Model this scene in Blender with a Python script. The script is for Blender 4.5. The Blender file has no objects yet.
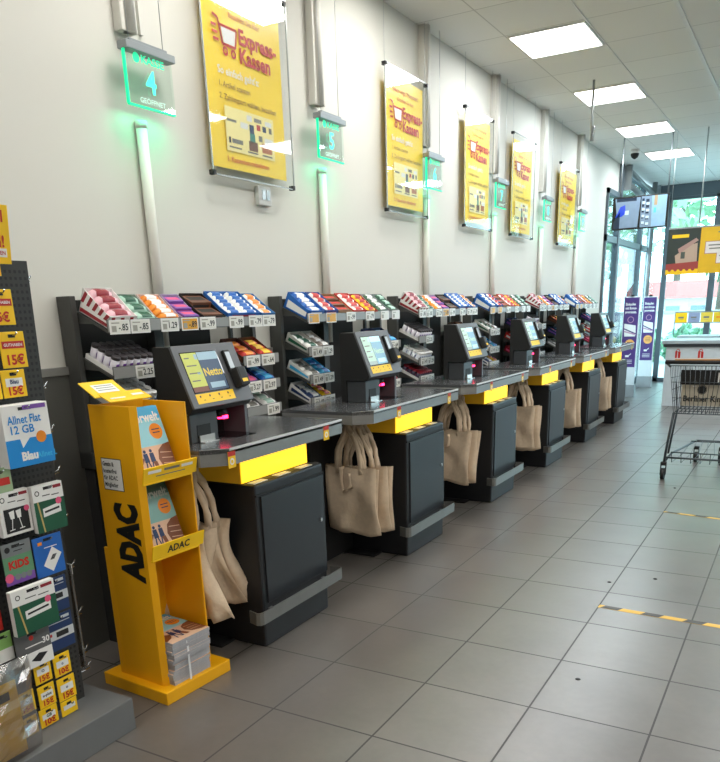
import bpy, bmesh, math, random
from mathutils import Vector, Matrix
rnd = random.Random(7)
SC = bpy.context.scene
COL = SC.collection
PI = math.pi

# ------------------------------------------------------------------ materials
def lin(c):
    return tuple(((v / 12.92) if v <= .04045 else ((v + .055) / 1.055) ** 2.4) for v in c)
def hexc(h):
    return lin(tuple(int(h[i:i + 2], 16) / 255 for i in (0, 2, 4)))
MATS = {}
def mat(name, col, rough=.5, metal=0., emit=0., var=.08, scale=14., ecol=None, bump=0.):
    """procedural principled material: colour broken up by noise"""
    if name in MATS: return MATS[name]
    if isinstance(col, str): col = hexc(col)
    m = bpy.data.materials.new(name); m.use_nodes = True
    nt = m.node_tree; b = nt.nodes['Principled BSDF']
    tc = nt.nodes.new('ShaderNodeTexCoord'); nz = nt.nodes.new('ShaderNodeTexNoise')
    nz.inputs['Scale'].default_value = scale; nz.inputs['Detail'].default_value = 3
    nt.links.new(tc.outputs['Object'], nz.inputs['Vector'])
    mx = nt.nodes.new('ShaderNodeMix'); mx.data_type = 'RGBA'
    mx.inputs[6].default_value = (*[c * (1 - var) for c in col], 1)
    mx.inputs[7].default_value = (*[min(1, c * (1 + var)) for c in col], 1)
    nt.links.new(nz.outputs['Fac'], mx.inputs[0]); nt.links.new(mx.outputs[2], b.inputs['Base Color'])
    b.inputs['Roughness'].default_value = rough; b.inputs['Metallic'].default_value = metal
    if emit:
        b.inputs['Emission Strength'].default_value = emit
        if ecol: b.inputs['Emission Color'].default_value = (*(hexc(ecol) if isinstance(ecol, str) else ecol), 1)
        else: nt.links.new(mx.outputs[2], b.inputs['Emission Color'])
    if bump:
        bp = nt.nodes.new('ShaderNodeBump'); bp.inputs['Strength'].default_value = bump; bp.inputs['Distance'].default_value = .01
        nt.links.new(nz.outputs['Fac'], bp.inputs['Height']); nt.links.new(bp.outputs['Normal'], b.inputs['Normal'])
    MATS[name] = m
    return m
def glass_mat(name, tint=(1, 1, 1), gloss=.08, rough=.02, fmul=.8):
    m = bpy.data.materials.new(name); m.use_nodes = True; nt = m.node_tree; nt.nodes.clear()
    o = nt.nodes.new('ShaderNodeOutputMaterial'); t = nt.nodes.new('ShaderNodeBsdfTransparent'); g = nt.nodes.new('ShaderNodeBsdfGlossy')
    fr = nt.nodes.new('ShaderNodeFresnel'); fr.inputs[0].default_value = 1.3
    ad = nt.nodes.new('ShaderNodeMath'); ad.operation = 'MULTIPLY_ADD'; ad.inputs[1].default_value = fmul; ad.inputs[2].default_value = gloss
    t.inputs[0].default_value = (*tint, 1); g.inputs['Roughness'].default_value = rough
    mx = nt.nodes.new('ShaderNodeMixShader'); nt.links.new(fr.outputs[0], ad.inputs[0]); nt.links.new(ad.outputs[0], mx.inputs[0])
    nt.links.new(t.outputs[0], mx.inputs[1]); nt.links.new(g.outputs[0], mx.inputs[2]); nt.links.new(mx.outputs[0], o.inputs[0])
    MATS[name] = m
    return m

# ------------------------------------------------------------------ mesh builder
class Fr:
    """a flat frame: U reading direction, V downward, N outward"""
    def __init__(s, O, U, V):
        s.O = Vector(O); s.U = Vector(U).normalized(); s.V = Vector(V).normalized(); s.N = s.U.cross(-s.V)
    def p(s, u, v, n=0.): return s.O + s.U * u + s.V * v + s.N * n
_tc = {}
def text_geo(t, size, bold, align):
    k = (t, bold, align)
    if k not in _tc:
        c = bpy.data.curves.new('t', 'FONT'); c.body = t; c.size = 1; c.align_x = align; c.resolution_u = 2; c.offset = bold
        o = bpy.data.objects.new('t', c); COL.objects.link(o)
        dg = bpy.context.evaluated_depsgraph_get(); me = bpy.data.meshes.new_from_object(o.evaluated_get(dg))
        _tc[k] = ([tuple(v.co) for v in me.vertices], [tuple(p.vertices) for p in me.polygons])
        bpy.data.objects.remove(o); bpy.data.curves.remove(c); bpy.data.meshes.remove(me)
    return _tc[k]
class MB:
    def __init__(s): s.v = []; s.f = []; s.mi = []; s.sm = []; s.m = 0
    def add(s, vs, fs, smooth=False):
        b = len(s.v); s.v += [tuple(x) for x in vs]
        for f in fs: s.f.append(tuple(i + b for i in f)); s.mi.append(s.m); s.sm.append(smooth)
        return s
    def box(s, x0, x1, y0, y1, z0, z1, b=0.):
        return s.slab(Fr((x0, y0, z0), (1, 0, 0), (0, -1, 0)), 0, -(y1 - y0), x1 - x0, 0, 0, z1 - z0, b)
    def slab(s, fr, u0, v0, u1, v1, n0, n1, b=0.):
        if u1 < u0: u0, u1 = u1, u0
        if v1 < v0: v0, v1 = v1, v0
        if b <= 0:
            vs = [fr.p(u, v, n) for n in (n0, n1) for (u, v) in ((u0, v0), (u1, v0), (u1, v1), (u0, v1))]
            return s.add(vs, [(0, 1, 2, 3), (7, 6, 5, 4), (0, 4, 5, 1), (1, 5, 6, 2), (2, 6, 7, 3), (3, 7, 4, 0)])
        bm = bmesh.new(); bmesh.ops.create_cube(bm, size=1)
        for q in bm.verts: q.co = Vector(((u0 + u1) / 2 + q.co.x * (u1 - u0), (v0 + v1) / 2 + q.co.y * (v1 - v0), (n0 + n1) / 2 + q.co.z * (n1 - n0)))
        bmesh.ops.bevel(bm, geom=bm.edges[:], offset=b, segments=2, profile=.6, affect='EDGES')
        bm.verts.ensure_lookup_table()
        vs = [fr.p(*q.co) for q in bm.verts]; fs = [tuple(q.index for q in reversed(f.verts)) for f in bm.faces]; bm.free()
        return s.add(vs, fs)
    def rect(s, fr, u0, v0, u1, v1, n=.0008):
        return s.add([fr.p(u0, v0, n), fr.p(u0, v1, n), fr.p(u1, v1, n), fr.p(u1, v0, n)], [(0, 1, 2, 3)])
    def poly(s, fr, pts, n=.0008):
        return s.add([fr.p(u, v, n) for u, v in pts], [tuple(range(len(pts)))])
    def disc(s, fr, u, v, r, n=.0008, k=20, ry=None):
        ry = ry or r
        return s.poly(fr, [(u + r * math.cos(2 * PI * i / k), v - ry * math.sin(2 * PI * i / k)) for i in range(k)], n)
    def ring(s, fr, u, v, r0, r1, n=.0008, k=20):
        vs = []
        for i in range(k):
            a = 2 * PI * i / k
            vs += [fr.p(u + r * math.cos(a), v + r * math.sin(a), n) for r in (r0, r1)]
        return s.add(vs, [(2 * i, 2 * i + 1, (2 * i + 3) % (2 * k), (2 * i + 2) % (2 * k)) for i in range(k)])
    def line(s, fr, u0, v0, u1, v1, w, n=.0008):
        d = Vector((u1 - u0, v1 - v0)).normalized() * w / 2
        return s.poly(fr, [(u0 - d.y, v0 + d.x), (u1 - d.y, v1 + d.x), (u1 + d.y, v1 - d.x), (u0 + d.y, v0 - d.x)], n)
    def text(s, fr, t, u, v, size, n=.001, bold=0., align='LEFT', sx=1.):
        vs, fs = text_geo(t, size, bold, align)
        return s.add([fr.p(u + x * size * sx, v - y * size, n) for x, y, z in vs], fs)
    def prism(s, poly, ax, a0, a1):
        """extrude polygon along axis ax (0,1,2); polygon coords are the other two axes in order"""
        def P(p, a):
            q = list(p); q.insert(ax, a); return q
        n = len(poly); vs = [P(p, a0) for p in poly] + [P(p, a1) for p in poly]
        return s.add(vs, [tuple(range(n)), tuple(range(2 * n - 1, n - 1, -1))] + [(i, i + n, (i + 1) % n + n, (i + 1) % n) for i in range(n)])
    def tube(s, path, r, k=8, closed=False, caps=True, flat=1.):
        path = [Vector(p) for p in path]; n = len(path); vs = []; fs = []
        up = None
        for i, p in enumerate(path):
            a = path[(i - 1) % n] if (i > 0 or closed) else p; b = path[(i + 1) % n] if (i < n - 1 or closed) else p
            t = (b - a).normalized()
            if up is None:
                up = Vector((0, 0, 1)) if abs(t.z) < .9 else Vector((1, 0, 0))
            x = t.cross(up).normalized(); y = x.cross(t).normalized(); up = y
            rr = r[i] if isinstance(r, (list, tuple)) else r
            for j in range(k):
                an = 2 * PI * j / k; vs.append(p + x * rr * math.cos(an) * flat + y * rr * math.sin(an))
        for i in range(n if closed else n - 1):
            for j in range(k):
                i2 = (i + 1) % n; fs.append((i * k + j, i * k + (j + 1) % k, i2 * k + (j + 1) % k, i2 * k + j))
        s.add(vs, fs, True)
        if caps and not closed:
            b = len(s.v) - len(vs)
            for q in (tuple(range(k - 1, -1, -1)), tuple(range((n - 1) * k, n * k))):
                s.f.append(tuple(i + b for i in q)); s.mi.append(s.m); s.sm.append(False)
        return s
    def ribbon(s, path, side, w, t=.002):
        vs = []; n = len(path); up = []
        for i, p in enumerate(path):
            p = Vector(p); a = Vector(path[max(0, i - 1)]); b = Vector(path[min(n - 1, i + 1)])
            sd = side[i] if isinstance(side, list) else Vector(side)
            nn = (b - a).normalized().cross(sd).normalized() * t / 2
            vs += [p - sd * w / 2 - nn, p + sd * w / 2 - nn, p + sd * w / 2 + nn, p - sd * w / 2 + nn]
        fs = [(4 * i + j, 4 * i + (j + 1) % 4, 4 * i + 4 + (j + 1) % 4, 4 * i + 4 + j) for i in range(n - 1) for j in range(4)]
        return s.add(vs, fs + [(3, 2, 1, 0), (4 * n - 4, 4 * n - 3, 4 * n - 2, 4 * n - 1)], True)
    def lathe(s, c, prof, k=16):
        c = Vector(c); vs = [c + Vector((r * math.cos(2 * PI * j / k), r * math.sin(2 * PI * j / k), z)) for r, z in prof for j in range(k)]
        n = len(prof)
        s.add(vs, [(i * k + j, i * k + (j + 1) % k, (i + 1) * k + (j + 1) % k, (i + 1) * k + j) for i in range(n - 1) for j in range(k)], True)
        b = len(s.v) - len(vs)
        for q in (tuple(range(k - 1, -1, -1)), tuple(range((n - 1) * k, n * k))):
            s.f.append(tuple(i + b for i in q)); s.mi.append(s.m); s.sm.append(False)
        return s
    def build(s, name, mats, parent=None, loc=None, rot=None, local=False):
        """vertices are world coordinates unless local; they are stored relative to the thing's base"""
        if not isinstance(mats, (list, tuple)): mats = [mats]
        me = bpy.data.meshes.new(name)
        if local: vs = s.v
        else:
            if parent:
                r = parent
                while r.parent: r = r.parent
                W = Matrix.LocRotScale(r.location, r.rotation_euler, None)
            else: W = Matrix.Translation(loc or (0, 0, 0))
            Wi = W.inverted(); vs = [Wi @ Vector(x) for x in s.v]
        me.from_pydata([tuple(x) for x in vs], [], s.f)
        for m in mats: me.materials.append(m)
        me.polygons.foreach_set('material_index', s.mi); me.polygons.foreach_set('use_smooth', s.sm)
        me.update()
        o = bpy.data.objects.new(name, me); COL.objects.link(o)
        if parent: o.parent = parent
        elif loc: o.location = loc
        if rot: o.rotation_euler = rot
        return o
def tag(o, label=None, cat=None, group=None, kind=None):
    if label: o['label'] = label
    if cat: o['category'] = cat
    if group: o['group'] = group
    if kind: o['kind'] = kind
    return o
def empty(name, loc, label, cat, group=None, rotz=0., rot=None):
    o = bpy.data.objects.new(name, None); COL.objects.link(o); o.location = loc; o.rotation_euler = rot or (0, 0, rotz)
    o.empty_display_size = .1
    return tag(o, label, cat, group)
def copy_tree(o, parent=None):
    c = o.copy(); COL.objects.link(c); c.parent = parent
    for ch in list(o.children): copy_tree(ch, c)
    return c
def struct(name, mb, m): return tag(mb.build(name, m), kind='structure')

# ------------------------------------------------------------------ palette
BLACK = mat('black_matte', '141414', .6)
DARK = mat('anthracite_powdercoat', '1c1d20', .48, var=.05)
DARK2 = mat('anthracite_door', '24262a', .4, var=.05)
SHELFGREY = mat('shelf_dark_grey', '3f3f3c', .55)
DEEP = mat('shelf_panel_black', '1b1b1a', .8)  # even near-black of the shelf's back and lower panels
STEEL = mat('brushed_steel', '6f7072', .2, .6, var=.12, scale=60)
STEEL_L = mat('light_steel', 'b4b6b6', .3, .85)
CHROME = mat('wire_chrome', 'a0a4a8', .25, .95)
GREYPL = mat('grey_plastic', '595b5e', .45)
WHITE = mat('white_card', 'e8e6e2', .5, var=.03)
RAILPL = mat('tag_rail_plastic', '8e8e8b', .4, var=.05)
YEL = mat('yellow_paint', 'f0ac08', .42, var=.05, scale=5)
YELC = mat('yellow_card', 'f7c60a', .45, var=.04)
POSTY = mat('poster_yellow', 'f9d416', .35, var=.03)
RED = mat('print_red', 'c1271c', .5)
INK = mat('print_black', '161616', .5)
INKG = mat('print_grey', '77746c', .5)
BLUE = mat('print_blue', '1e62b4', .42)
SKYB = mat('print_sky', '3fb0e0', .42)
NAVY = mat('print_navy', '17305c', .42)
GREEN = mat('print_green', '135238', .45)
MINT = mat('print_mint', 'a9c9b8', .45)
PINK = mat('print_pink', 'e0577f', .45)
PALEP = mat('print_pale_pink', 'e7b9c2', .4)
VIOLET = mat('print_violet', '7c4fa5', .42)
BROWN = mat('print_brown', '6d4026', .45)
ORANGE = mat('print_orange', 'ea8a1e', .42)
DKRED = mat('print_dark_red', '8f1626', .42)
SAND = mat('print_sand', 'dcb79a', .5)
CANVAS = mat('tote_cotton', 'd9c2a6', .9, var=.12, scale=40, bump=.25)
WALLW = mat('wall_plaster', 'cfcdc4', .75, var=.015, scale=2)
PIPE = mat('painted_conduit', 'cfcdc4', .5, var=.03)
WAINS = mat('wainscot_panel', '53534e', .6, var=.05, scale=3)
RUBBER = mat('black_rubber', '171717', .6)
ALU = mat('aluminium_frame', '8f9496', .35, .7)
FRAMEG = mat('facade_frame_grey', '59636a', .45, .3)
PLINTH = mat('plinth_grey', '6b6c6c', .5)
GLASS = glass_mat('facade_glass', (.93, .99, .98), .04)
ACRYL = glass_mat('clear_acrylic', (.99, 1, 1), .0, .03, .18)
GACRYL = glass_mat('green_tinted_acrylic', (.92, .99, .955), .02, .03, .4)
PLFILM = glass_mat('crinkled_plastic_film', (.75, .72, .68), .25, .25)
GLOWG = mat('green_glow', (.0, .62, .27), .4, emit=1.7, var=.0)
GLOWC = mat('cyan_numeral_glow', (.05, .95, .62), .4, emit=1.25, var=.0)
GLOWP = mat('pale_engraving_glow', (.6, .85, .75), .4, emit=.5, var=.0)
LAMP = mat('lamp_diffuser', (1, 1, 1), .5, emit=9., var=0., ecol=(1, .99, .96))
YGLOW = mat('yellow_lightbox', (1, .68, .03), .5, emit=2.4, var=.03, ecol=(1, .60, .02))
YSIDE = mat('yellow_lightbox_side', (.85, .45, .02), .5, emit=.12, var=.03)
REDGLOW = mat('scanner_red_glow', (1, .02, .1), .4, emit=14., var=0.)
SCREENBLK = mat('screen_glass_black', '101315', .08, var=.02)

# ------------------------------------------------------------------ room
YB, YF, XR, XL, H = -6.0, 13.9, 8.0, -1.14, 3.51
def floor_mat():
    m = bpy.data.materials.new('floor_tiles'); m.use_nodes = True; nt = m.node_tree; b = nt.nodes['Principled BSDF']; N = nt.nodes.new; L = nt.links.new
    tc = N('ShaderNodeTexCoord'); sp = N('ShaderNodeSeparateXYZ'); L(tc.outputs['Object'], sp.inputs[0])
    def M(op, a, bb=None):
        q = N('ShaderNodeMath'); q.operation = op
        for i, x in enumerate((a, bb)):
            if x is None: continue
            if isinstance(x, (int, float)): q.inputs[i].default_value = x
            else: L(x, q.inputs[i])
        return q.outputs[0]
    gx = M('DIVIDE', sp.outputs[0], .45); gy = M('DIVIDE', sp.outputs[1], .4637)
    def edge(g):
        f = M('FRACT', g); return M('MINIMUM', f, M('SUBTRACT', 1., f))
    e = M('MINIMUM', edge(gx), edge(gy)); grout = M('LESS_THAN', e, .0082)
    cell = N('ShaderNodeCombineXYZ'); L(M('FLOOR', gx), cell.inputs[0]); L(M('FLOOR', gy), cell.inputs[1])
    wn = N('ShaderNodeTexWhiteNoise'); wn.noise_dimensions = '2D'; L(cell.outputs[0], wn.inputs['Vector'])
    nz = N('ShaderNodeTexNoise'); nz.inputs['Scale'].default_value = 3.5; nz.inputs['Detail'].default_value = 6; L(tc.outputs['Object'], nz.inputs['Vector'])
    n2 = N('ShaderNodeTexNoise'); n2.inputs['Scale'].default_value = 30; n2.inputs['Detail'].default_value = 5; L(tc.outputs['Object'], n2.inputs['Vector'])
    val = M('ADD', M('ADD', M('MULTIPLY', wn.outputs['Value'], .18), M('MULTIPLY', nz.outputs['Fac'], .55)), M('MULTIPLY', n2.outputs['Fac'], .27))
    cr = N('ShaderNodeValToRGB'); cr.color_ramp.elements[0].position = .2; cr.color_ramp.elements[0].color = (.088, .077, .067, 1)
    cr.color_ramp.elements[1].position = .85; cr.color_ramp.elements[1].color = (.165, .149, .133, 1); L(val, cr.inputs[0])
    mx = N('ShaderNodeMix'); mx.data_type = 'RGBA'; mx.inputs[7].default_value = (.028, .025, .023, 1); L(grout, mx.inputs[0]); L(cr.outputs[0], mx.inputs[6])
    L(mx.outputs[2], b.inputs['Base Color'])
    rg = M('ADD', M('MULTIPLY', n2.outputs['Fac'], .05), M('ADD', M('MULTIPLY', grout, .4), .30)); L(rg, b.inputs['Roughness'])
    b.inputs['Specular IOR Level'].default_value = .95
    bp = N('ShaderNodeBump'); bp.inputs['Strength'].default_value = .25; bp.inputs['Distance'].default_value = .002; bp.invert = True
    L(grout, bp.inputs['Height']); L(bp.outputs[0], b.inputs['Normal'])
    return m
def ceil_mat():
    m = bpy.data.materials.new('ceiling_tiles'); m.use_nodes = True; nt = m.node_tree; b = nt.nodes['Principled BSDF']; N = nt.nodes.new; L = nt.links.new
    tc = N('ShaderNodeTexCoord'); mp = N('ShaderNodeMapping'); L(tc.outputs['Object'], mp.inputs[0])
    mp.inputs['Location'].default_value = (.685, -4.40, 0)
    br = N('ShaderNodeTexBrick'); br.offset = 0; br.inputs['Scale'].default_value = 1; br.inputs['Brick Width'].default_value = .625
    br.inputs['Row Height'].default_value = .6455; br.inputs['Mortar Size'].default_value = .006; br.inputs['Mortar Smooth'].default_value = .3
    br.inputs['Color1'].default_value = (.74, .74, .70, 1); br.inputs['Color2'].default_value = (.78, .78, .74, 1); br.inputs['Mortar'].default_value = (.52, .52, .49, 1)
    L(mp.outputs[0], br.inputs[0]); L(br.outputs[0], b.inputs['Base Color']); b.inputs['Roughness'].default_value = .8
    return m
struct('floor', MB().box(XL - .2, XR, YB, YF + .1, -.1, 0), floor_mat())
struct('ceiling', MB().box(XL - .2, XR, YB, YF + .1, H, H + .1), ceil_mat())
YW = 10.15   # where the solid wall ends and the glazing starts
w = MB().box(XL - .2, XL, YB, YW, 0, H); w.box(XL - .2, XL, YW, 10.95, 3.1, H)
struct('wall_left', w, WALLW)
struct('wall_right', MB().box(XR, XR + .2, YB, YF + .1, 0, H), WALLW)
struct('wall_back', MB().box(XL - .2, XR + .2, YB - .2, YB, 0, H), WALLW)
t = MB().box(XL, XL + .012, YB, YW, 0, 1.275); struct('trim_1', t, WAINS)
t = MB().box(XL, XL + .02, YB, YW, 1.275, 1.31, .003); struct('trim_2', t, mat('wainscot_cap', '7b7b76', .45))
# light T-bars of the suspended ceiling, along the room
for i, x in enumerate((-.06, .565, 1.19, 1.815)):
    struct('trim_%d' % (3 + i), MB().box(x - (.016 if i == 1 else .007), x + (.016 if i == 1 else .007), YB, YF, H - .006, H), mat('ceiling_tbar', 'd9d9d6', .4))

# glazing: left side wall beyond the solid wall, then the end facade
def window(n, fr, w, h, z0, frame=.06, transom=None, depth=.07):
    f = MB()
    f.slab(fr, 0, -z0, frame, -z0 - h, -depth / 2, depth / 2); f.slab(fr, w - frame, -z0, w, -z0 - h, -depth / 2, depth / 2)
    f.slab(fr, 0, -z0, w, -z0 - frame * 1.6, -depth / 2, depth / 2); f.slab(fr, 0, -z0 - h + frame, w, -z0 - h, -depth / 2, depth / 2)
    if transom: f.slab(fr, 0, -transom, w, -transom - .09, -depth / 2, depth / 2)
    o = struct('window_%d' % n, f, FRAMEG)
    p = MB().slab(fr, frame, -z0 - frame, w - frame, -z0 - h + frame, -.006, .006).build('pane', GLASS, o)
    return o
wn = 1
for (y0, y1) in ((10.15, 11.0), (11.0, 12.9), (12.9, 13.86)):
    window(wn, Fr((XL, y0, 0), (0, 1, 0), (0, 0, -1)), y1 - y0, 3.1 if y1 < 11.5 else 3.46, 0.0, .07, 2.38); wn += 1
xs = [-1.14, -.83, .0, 1.5, 3.0, 4.5, 6.2, 8.0]
for a, b in zip(xs, xs[1:]):
    window(wn, Fr((a, YF, 0), (1, 0, 0), (0, 0, -1)), b - a, 3.3, .0, .045 if b < 1 else .06, None, .08); wn += 1
struct('trim_8', MB().box(XL, XR, YF - .06, YF + .06, 3.3, H), FRAMEG)
struct('trim_7', MB().box(XL - .05, XL + .05, 10.93, 11.05, 0, H, .004), FRAMEG)
# steel beams at the top of the side glazing
b = MB(); b.tube([(XL + .10, 11.05, 3.44), (XL + .10, 13.7, 3.30)], .04, 10); b.tube([(XL + .10, 11.05, 3.25), (XL + .10, 13.7, 3.12)], .05, 10)
b.box(XL + .04, XL + .16, 11.05, 11.1, 3.15, 3.5); b.box(XL + .04, XL + .16, 13.66, 13.72, 3.05, 3.5)
tag(b.build('door_closer_beam', ALU, loc=(XL + .1, 12.3, 3.2)), 'pair of steel tubes mounted high along the side glazing above the television', 'beam')

# ------------------------------------------------------------------ wall conduits
SY = [.645 + 1.547 * k for k in range(6)]     # sign spacing
ORD = ['first', 'second', 'third', 'fourth', 'fifth', 'sixth']
for k in range(6):
    y = SY[k] + .12
    lab = '%s pale conduit up the wall behind the lane signs, counted from the magazine stand' % ORD[k]
    r = empty('wall_conduit', (XL, y, .9), lab, 'conduit', 'vertical conduits on the white wall')
    MB().box(XL, XL + .05, y - .075, y + .02, 2.70, H, .006).tube([(XL + .045, y - .025, 2.70), (XL + .045, y - .025, H)], .03, 10).build('upper_channel', PIPE, r)
    MB().tube([(XL + .027, y, 1.31), (XL + .027, y, 2.355)], .026, 12).build('lower_pipe', PIPE, r)
    MB().tube([(XL + .027, y, 2.33), (XL + .027, y, 2.36)], .028, 12).build('collar', PIPE, r)
    MB().box(XL, XL + .018, y + .07, y + .09, 2.72, H).build('thin_strip', PIPE, r)
# lane signs
for k in range(6):
    y = SY[k]; x = XL + .085
    r = empty('lane_sign', (x, y + .15, 2.66), 'glowing green lane sign showing number %d on the wall above the %s self-checkout' % (4 + k, ORD[k]), 'sign', 'green lane signs along the wall')
    MB().box(x - .028, x + .028, y - .006, y + .297, 2.612, 2.644, .004).box(x - .012, x + .016, y + .03, y + .26, 2.644, 2.658, .003).build('bracket', ALU, r)
    MB().box(x - .006, x + .006, y, y + .29, 2.405, 2.615).build('panel', GACRYL, r)
    e = MB().box(x - .007, x + .007, y - .004, y + .003, 2.405, 2.612).box(x - .007, x + .007, y, y + .29, 2.399, 2.406)
    e.build('glowing_edge', GLOWG, r)
    fr = Fr((x + .007, y, 2.636), (0, 1, 0), (0, 0, -1))
    MB().text(fr, str(4 + k), .145, .172, .13, .001, .02, 'CENTER').build('numeral', GLOWC, r)
    g = MB(); g.disc(fr, .065, .045, .02, .001); g.text(fr, 'KASSE', .165, .058, .042, .001, .03, 'CENTER', 1.25); g.build('caption', GLOWG, r)
    MB().text(fr, 'GEÖFFNET', .145, .217, .03, .001, .01, 'CENTER', 1.1).build('lettering', GLOWP, r)
    l = bpy.data.lights.new('sign_led', 'AREA'); l.shape = 'RECTANGLE'; l.size = .012; l.size_y = .27; l.energy = .9; l.color = (.05, 1, .5)
    lo = bpy.data.objects.new('sign_led', l); COL.objects.link(lo); lo.location = (x, y + .145, 2.397)
    wv = MB()
    for dy in (.04, .25): wv.tube([(x, y + dy, 2.655), (x, y + dy, H)], .0018, 5)
    wv.build('wire', STEEL_L, r)

# ------------------------------------------------------------------ posters
def poster(k, y0, y1, z0, z1, lab):
    x = XL + .06; r = empty('poster', (x, (y0 + y1) / 2, z0), lab, 'poster', 'yellow posters along the white wall')
    w, h = y1 - y0, z1 - z0
    fr = Fr((x, y0, z1), (0, 1, 0), (0, 0, -1))
    s = .70
    m = MB()
    # slightly bowed paper sheet
    px0, px1, py0, py1 = .035, w - .045, .05 if k else -.1, h - .045
    nn = 8; vs = []
    for j in range(nn + 1):
        for i in range(nn + 1):
            u = px0 + (px1 - px0) * i / nn; v = py0 + (py1 - py0) * j / nn
            vs.append(fr.p(u, v, -.008 + .006 * math.sin(PI * i / nn)))
    m.add(vs, [(j * (nn + 1) + i, (j + 1) * (nn + 1) + i, (j + 1) * (nn + 1) + i + 1, j * (nn + 1) + i + 1) for j in range(nn) for i in range(nn)], True)
    sheet = m.build('sheet', POSTY, r)
    g = MB(); q = .002; W = px1 - px0; X0 = px0; Hh = h
    def T(t, u, v, sz, mi=0, bold=0., al='LEFT', sx=1.):
        g.m = mi; g.text(fr, t, X0 + u * W, v * Hh, sz, q, bold, al, sx)
    T('Ohne lange Wartezeit!', .5, .155, .042, 0, .005, 'CENTER', 1.05); T('Bezahlen Sie hier', .5, .21, .036, 0, .005, 'CENTER', 1.05)
    T('Express-', .41, .315, .098, 0, .035, 'LEFT', .98); T('Kassen', .41, .405, .098, 0, .035, 'LEFT', .98)
    # shopping cart pictogram
    cu, cv = X0 + .19 * W, .255 * Hh
    pts = [(-.055, -.03), (-.015, -.02), (.012, .085), (.115, .085)]
    for a, b in zip(pts, pts[1:]): g.line(fr, cu + a[0], cv + a[1], cu + b[0], cv + b[1], .012, q)
    for a, b in (((-.005, .005), (.13, .005)), ((.13, .005), (.115, .085)), ((-.07, .015), (-.03, .015)), ((-.065, .045), (-.022, .045)), ((-.06, .075), (-.016, .075))): g.line(fr, cu + a[0], cv + a[1], cu + b[0], cv + b[1], .012, q)
    for a in (.03, .095): g.ring(fr, cu + a, cv + .115, .010, .021, q)
    g.m = 1; g.poly(fr, [(cu + .006, cv + .012), (cu + .022, cv + .078), (cu + .108, cv + .078), (cu + .121, cv + .012)], q)
    g.m = 1; g.text(fr, "So einfach geht's:", X0 + .12 * W, .49 * Hh, .050, q, .02)
    T('1. Artikel scannen', .12, .55, .036, 3, .008); T('2. Zahlungsart wählen, bezahlen', .12, .61, .036, 3, .008, 'LEFT', 1.05)
    g.m = 4; g.rect(fr, X0 + .17 * W, .64 * Hh, X0 + .82 * W, .86 * Hh, .0012)
    rr = random.Random(3)
    for (u, v, wd, hh, c) in ((.45, .655, .07, .03, 1), (.55, .66, .10, .02, 5), (.70, .66, .09, .025, 1), (.36, .70, .10, .03, 1), (.48, .70, .06, .045, 6), (.58, .69, .05, .03, 0), (.66, .69, .05, .03, 6), (.75, .69, .04, .03, 5),
                              (.48, .745, .07, .045, 7), (.60, .745, .05, .03, 5), (.68, .75, .12, .035, 1), (.19, .70, .12, .012, 5), (.20, .79, .025, .03, 2), (.24, .795, .14, .022, 5), (.46, .785, .12, .05, 8), (.64, .78, .14, .05, 9), (.20, .835, .16, .008, 5), (.44, .84, .14, .008, 5), (.64, .84, .14, .008, 5)):
        g.m = c; g.rect(fr, X0 + u * W, v * Hh, X0 + (u + wd) * W, (v + hh) * Hh, .002)
    T('3. Kassenbon mitnehmen', .16, .915, .036, 0, .01)
    g.build('print', [RED, WHITE, INK, mat('print_dull_brown', '8a5a14', .5), mat('poster_pale_panel', 'f7e69a', .4, var=.02), INKG, NAVY, mat('print_teal', '2d8a78', .4), BROWN, mat('print_rust', 'b3632a', .4)], sheet)
    a = MB(); a.slab(fr, 0, 0 if k else -.15, w, h, .012, .015); a.build('acrylic_sheet', ACRYL, r)
    e = MB()
    for (u0, v0, u1, v1) in ((0, -.15 if not k else 0, .005, h), (w - .005, -.15 if not k else 0, w, h), (0, h - .005, w, h), (0, -.15 if not k else 0, w, (-.15 if not k else 0) + .005)): e.slab(fr, u0, v0, u1, v1, .009, .017)
    e.build('acrylic_edge', mat('acrylic_edge_grey', 'aeb4b2', .25, .3), r)
    c = MB()
    for (u, v) in ((.01, h - .01), (w - .01, h - .01), (.01, .01), (w - .01, .01)): c.slab(fr, u - .012, v - .012, u + .012, v + .012, -.012, .02, .003)
    c.build('corner_clip', BLACK, r)
    c = MB()
    for u in (.02, w - .02): c.tube([fr.p(u, 0, 0), fr.p(u, -(H - z1), 0)], .0015, 5)
    c.build('wire', STEEL_L, r)
PD = [(1.195, 1.925, 2.19, 3.13, 'closest to the magazine stand, cut by the photo top'), (3.10, 3.79, 2.18, 3.115, 'second from the magazine stand'), (4.55, 5.23, 2.18, 3.12, 'third from the magazine stand'), (5.78, 6.50, 2.18, 3.12, 'fourth from the magazine stand'), (7.48, 8.30, 2.18, 3.08, 'fifth and last, beside the windows')]
for k, (y0, y1, z0, z1, l) in enumerate(PD):
    poster(k, y0, y1, z0, z1, 'yellow express checkout poster, ' + l)
o = empty('wall_socket', (XL, 1.70, 2.12), 'small grey socket box on the wall under the first yellow poster', 'socket')
MB().box(XL, XL + .03, 1.63, 1.75, 2.09, 2.19, .006).build('housing', mat('socket_grey', 'c4c4bf', .4), o)
MB().box(XL + .03, XL + .034, 1.66, 1.69, 2.12, 2.17).box(XL + .03, XL + .034, 1.70, 1.73, 2.12, 2.17).build('plug', STEEL_L, o)

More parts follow.
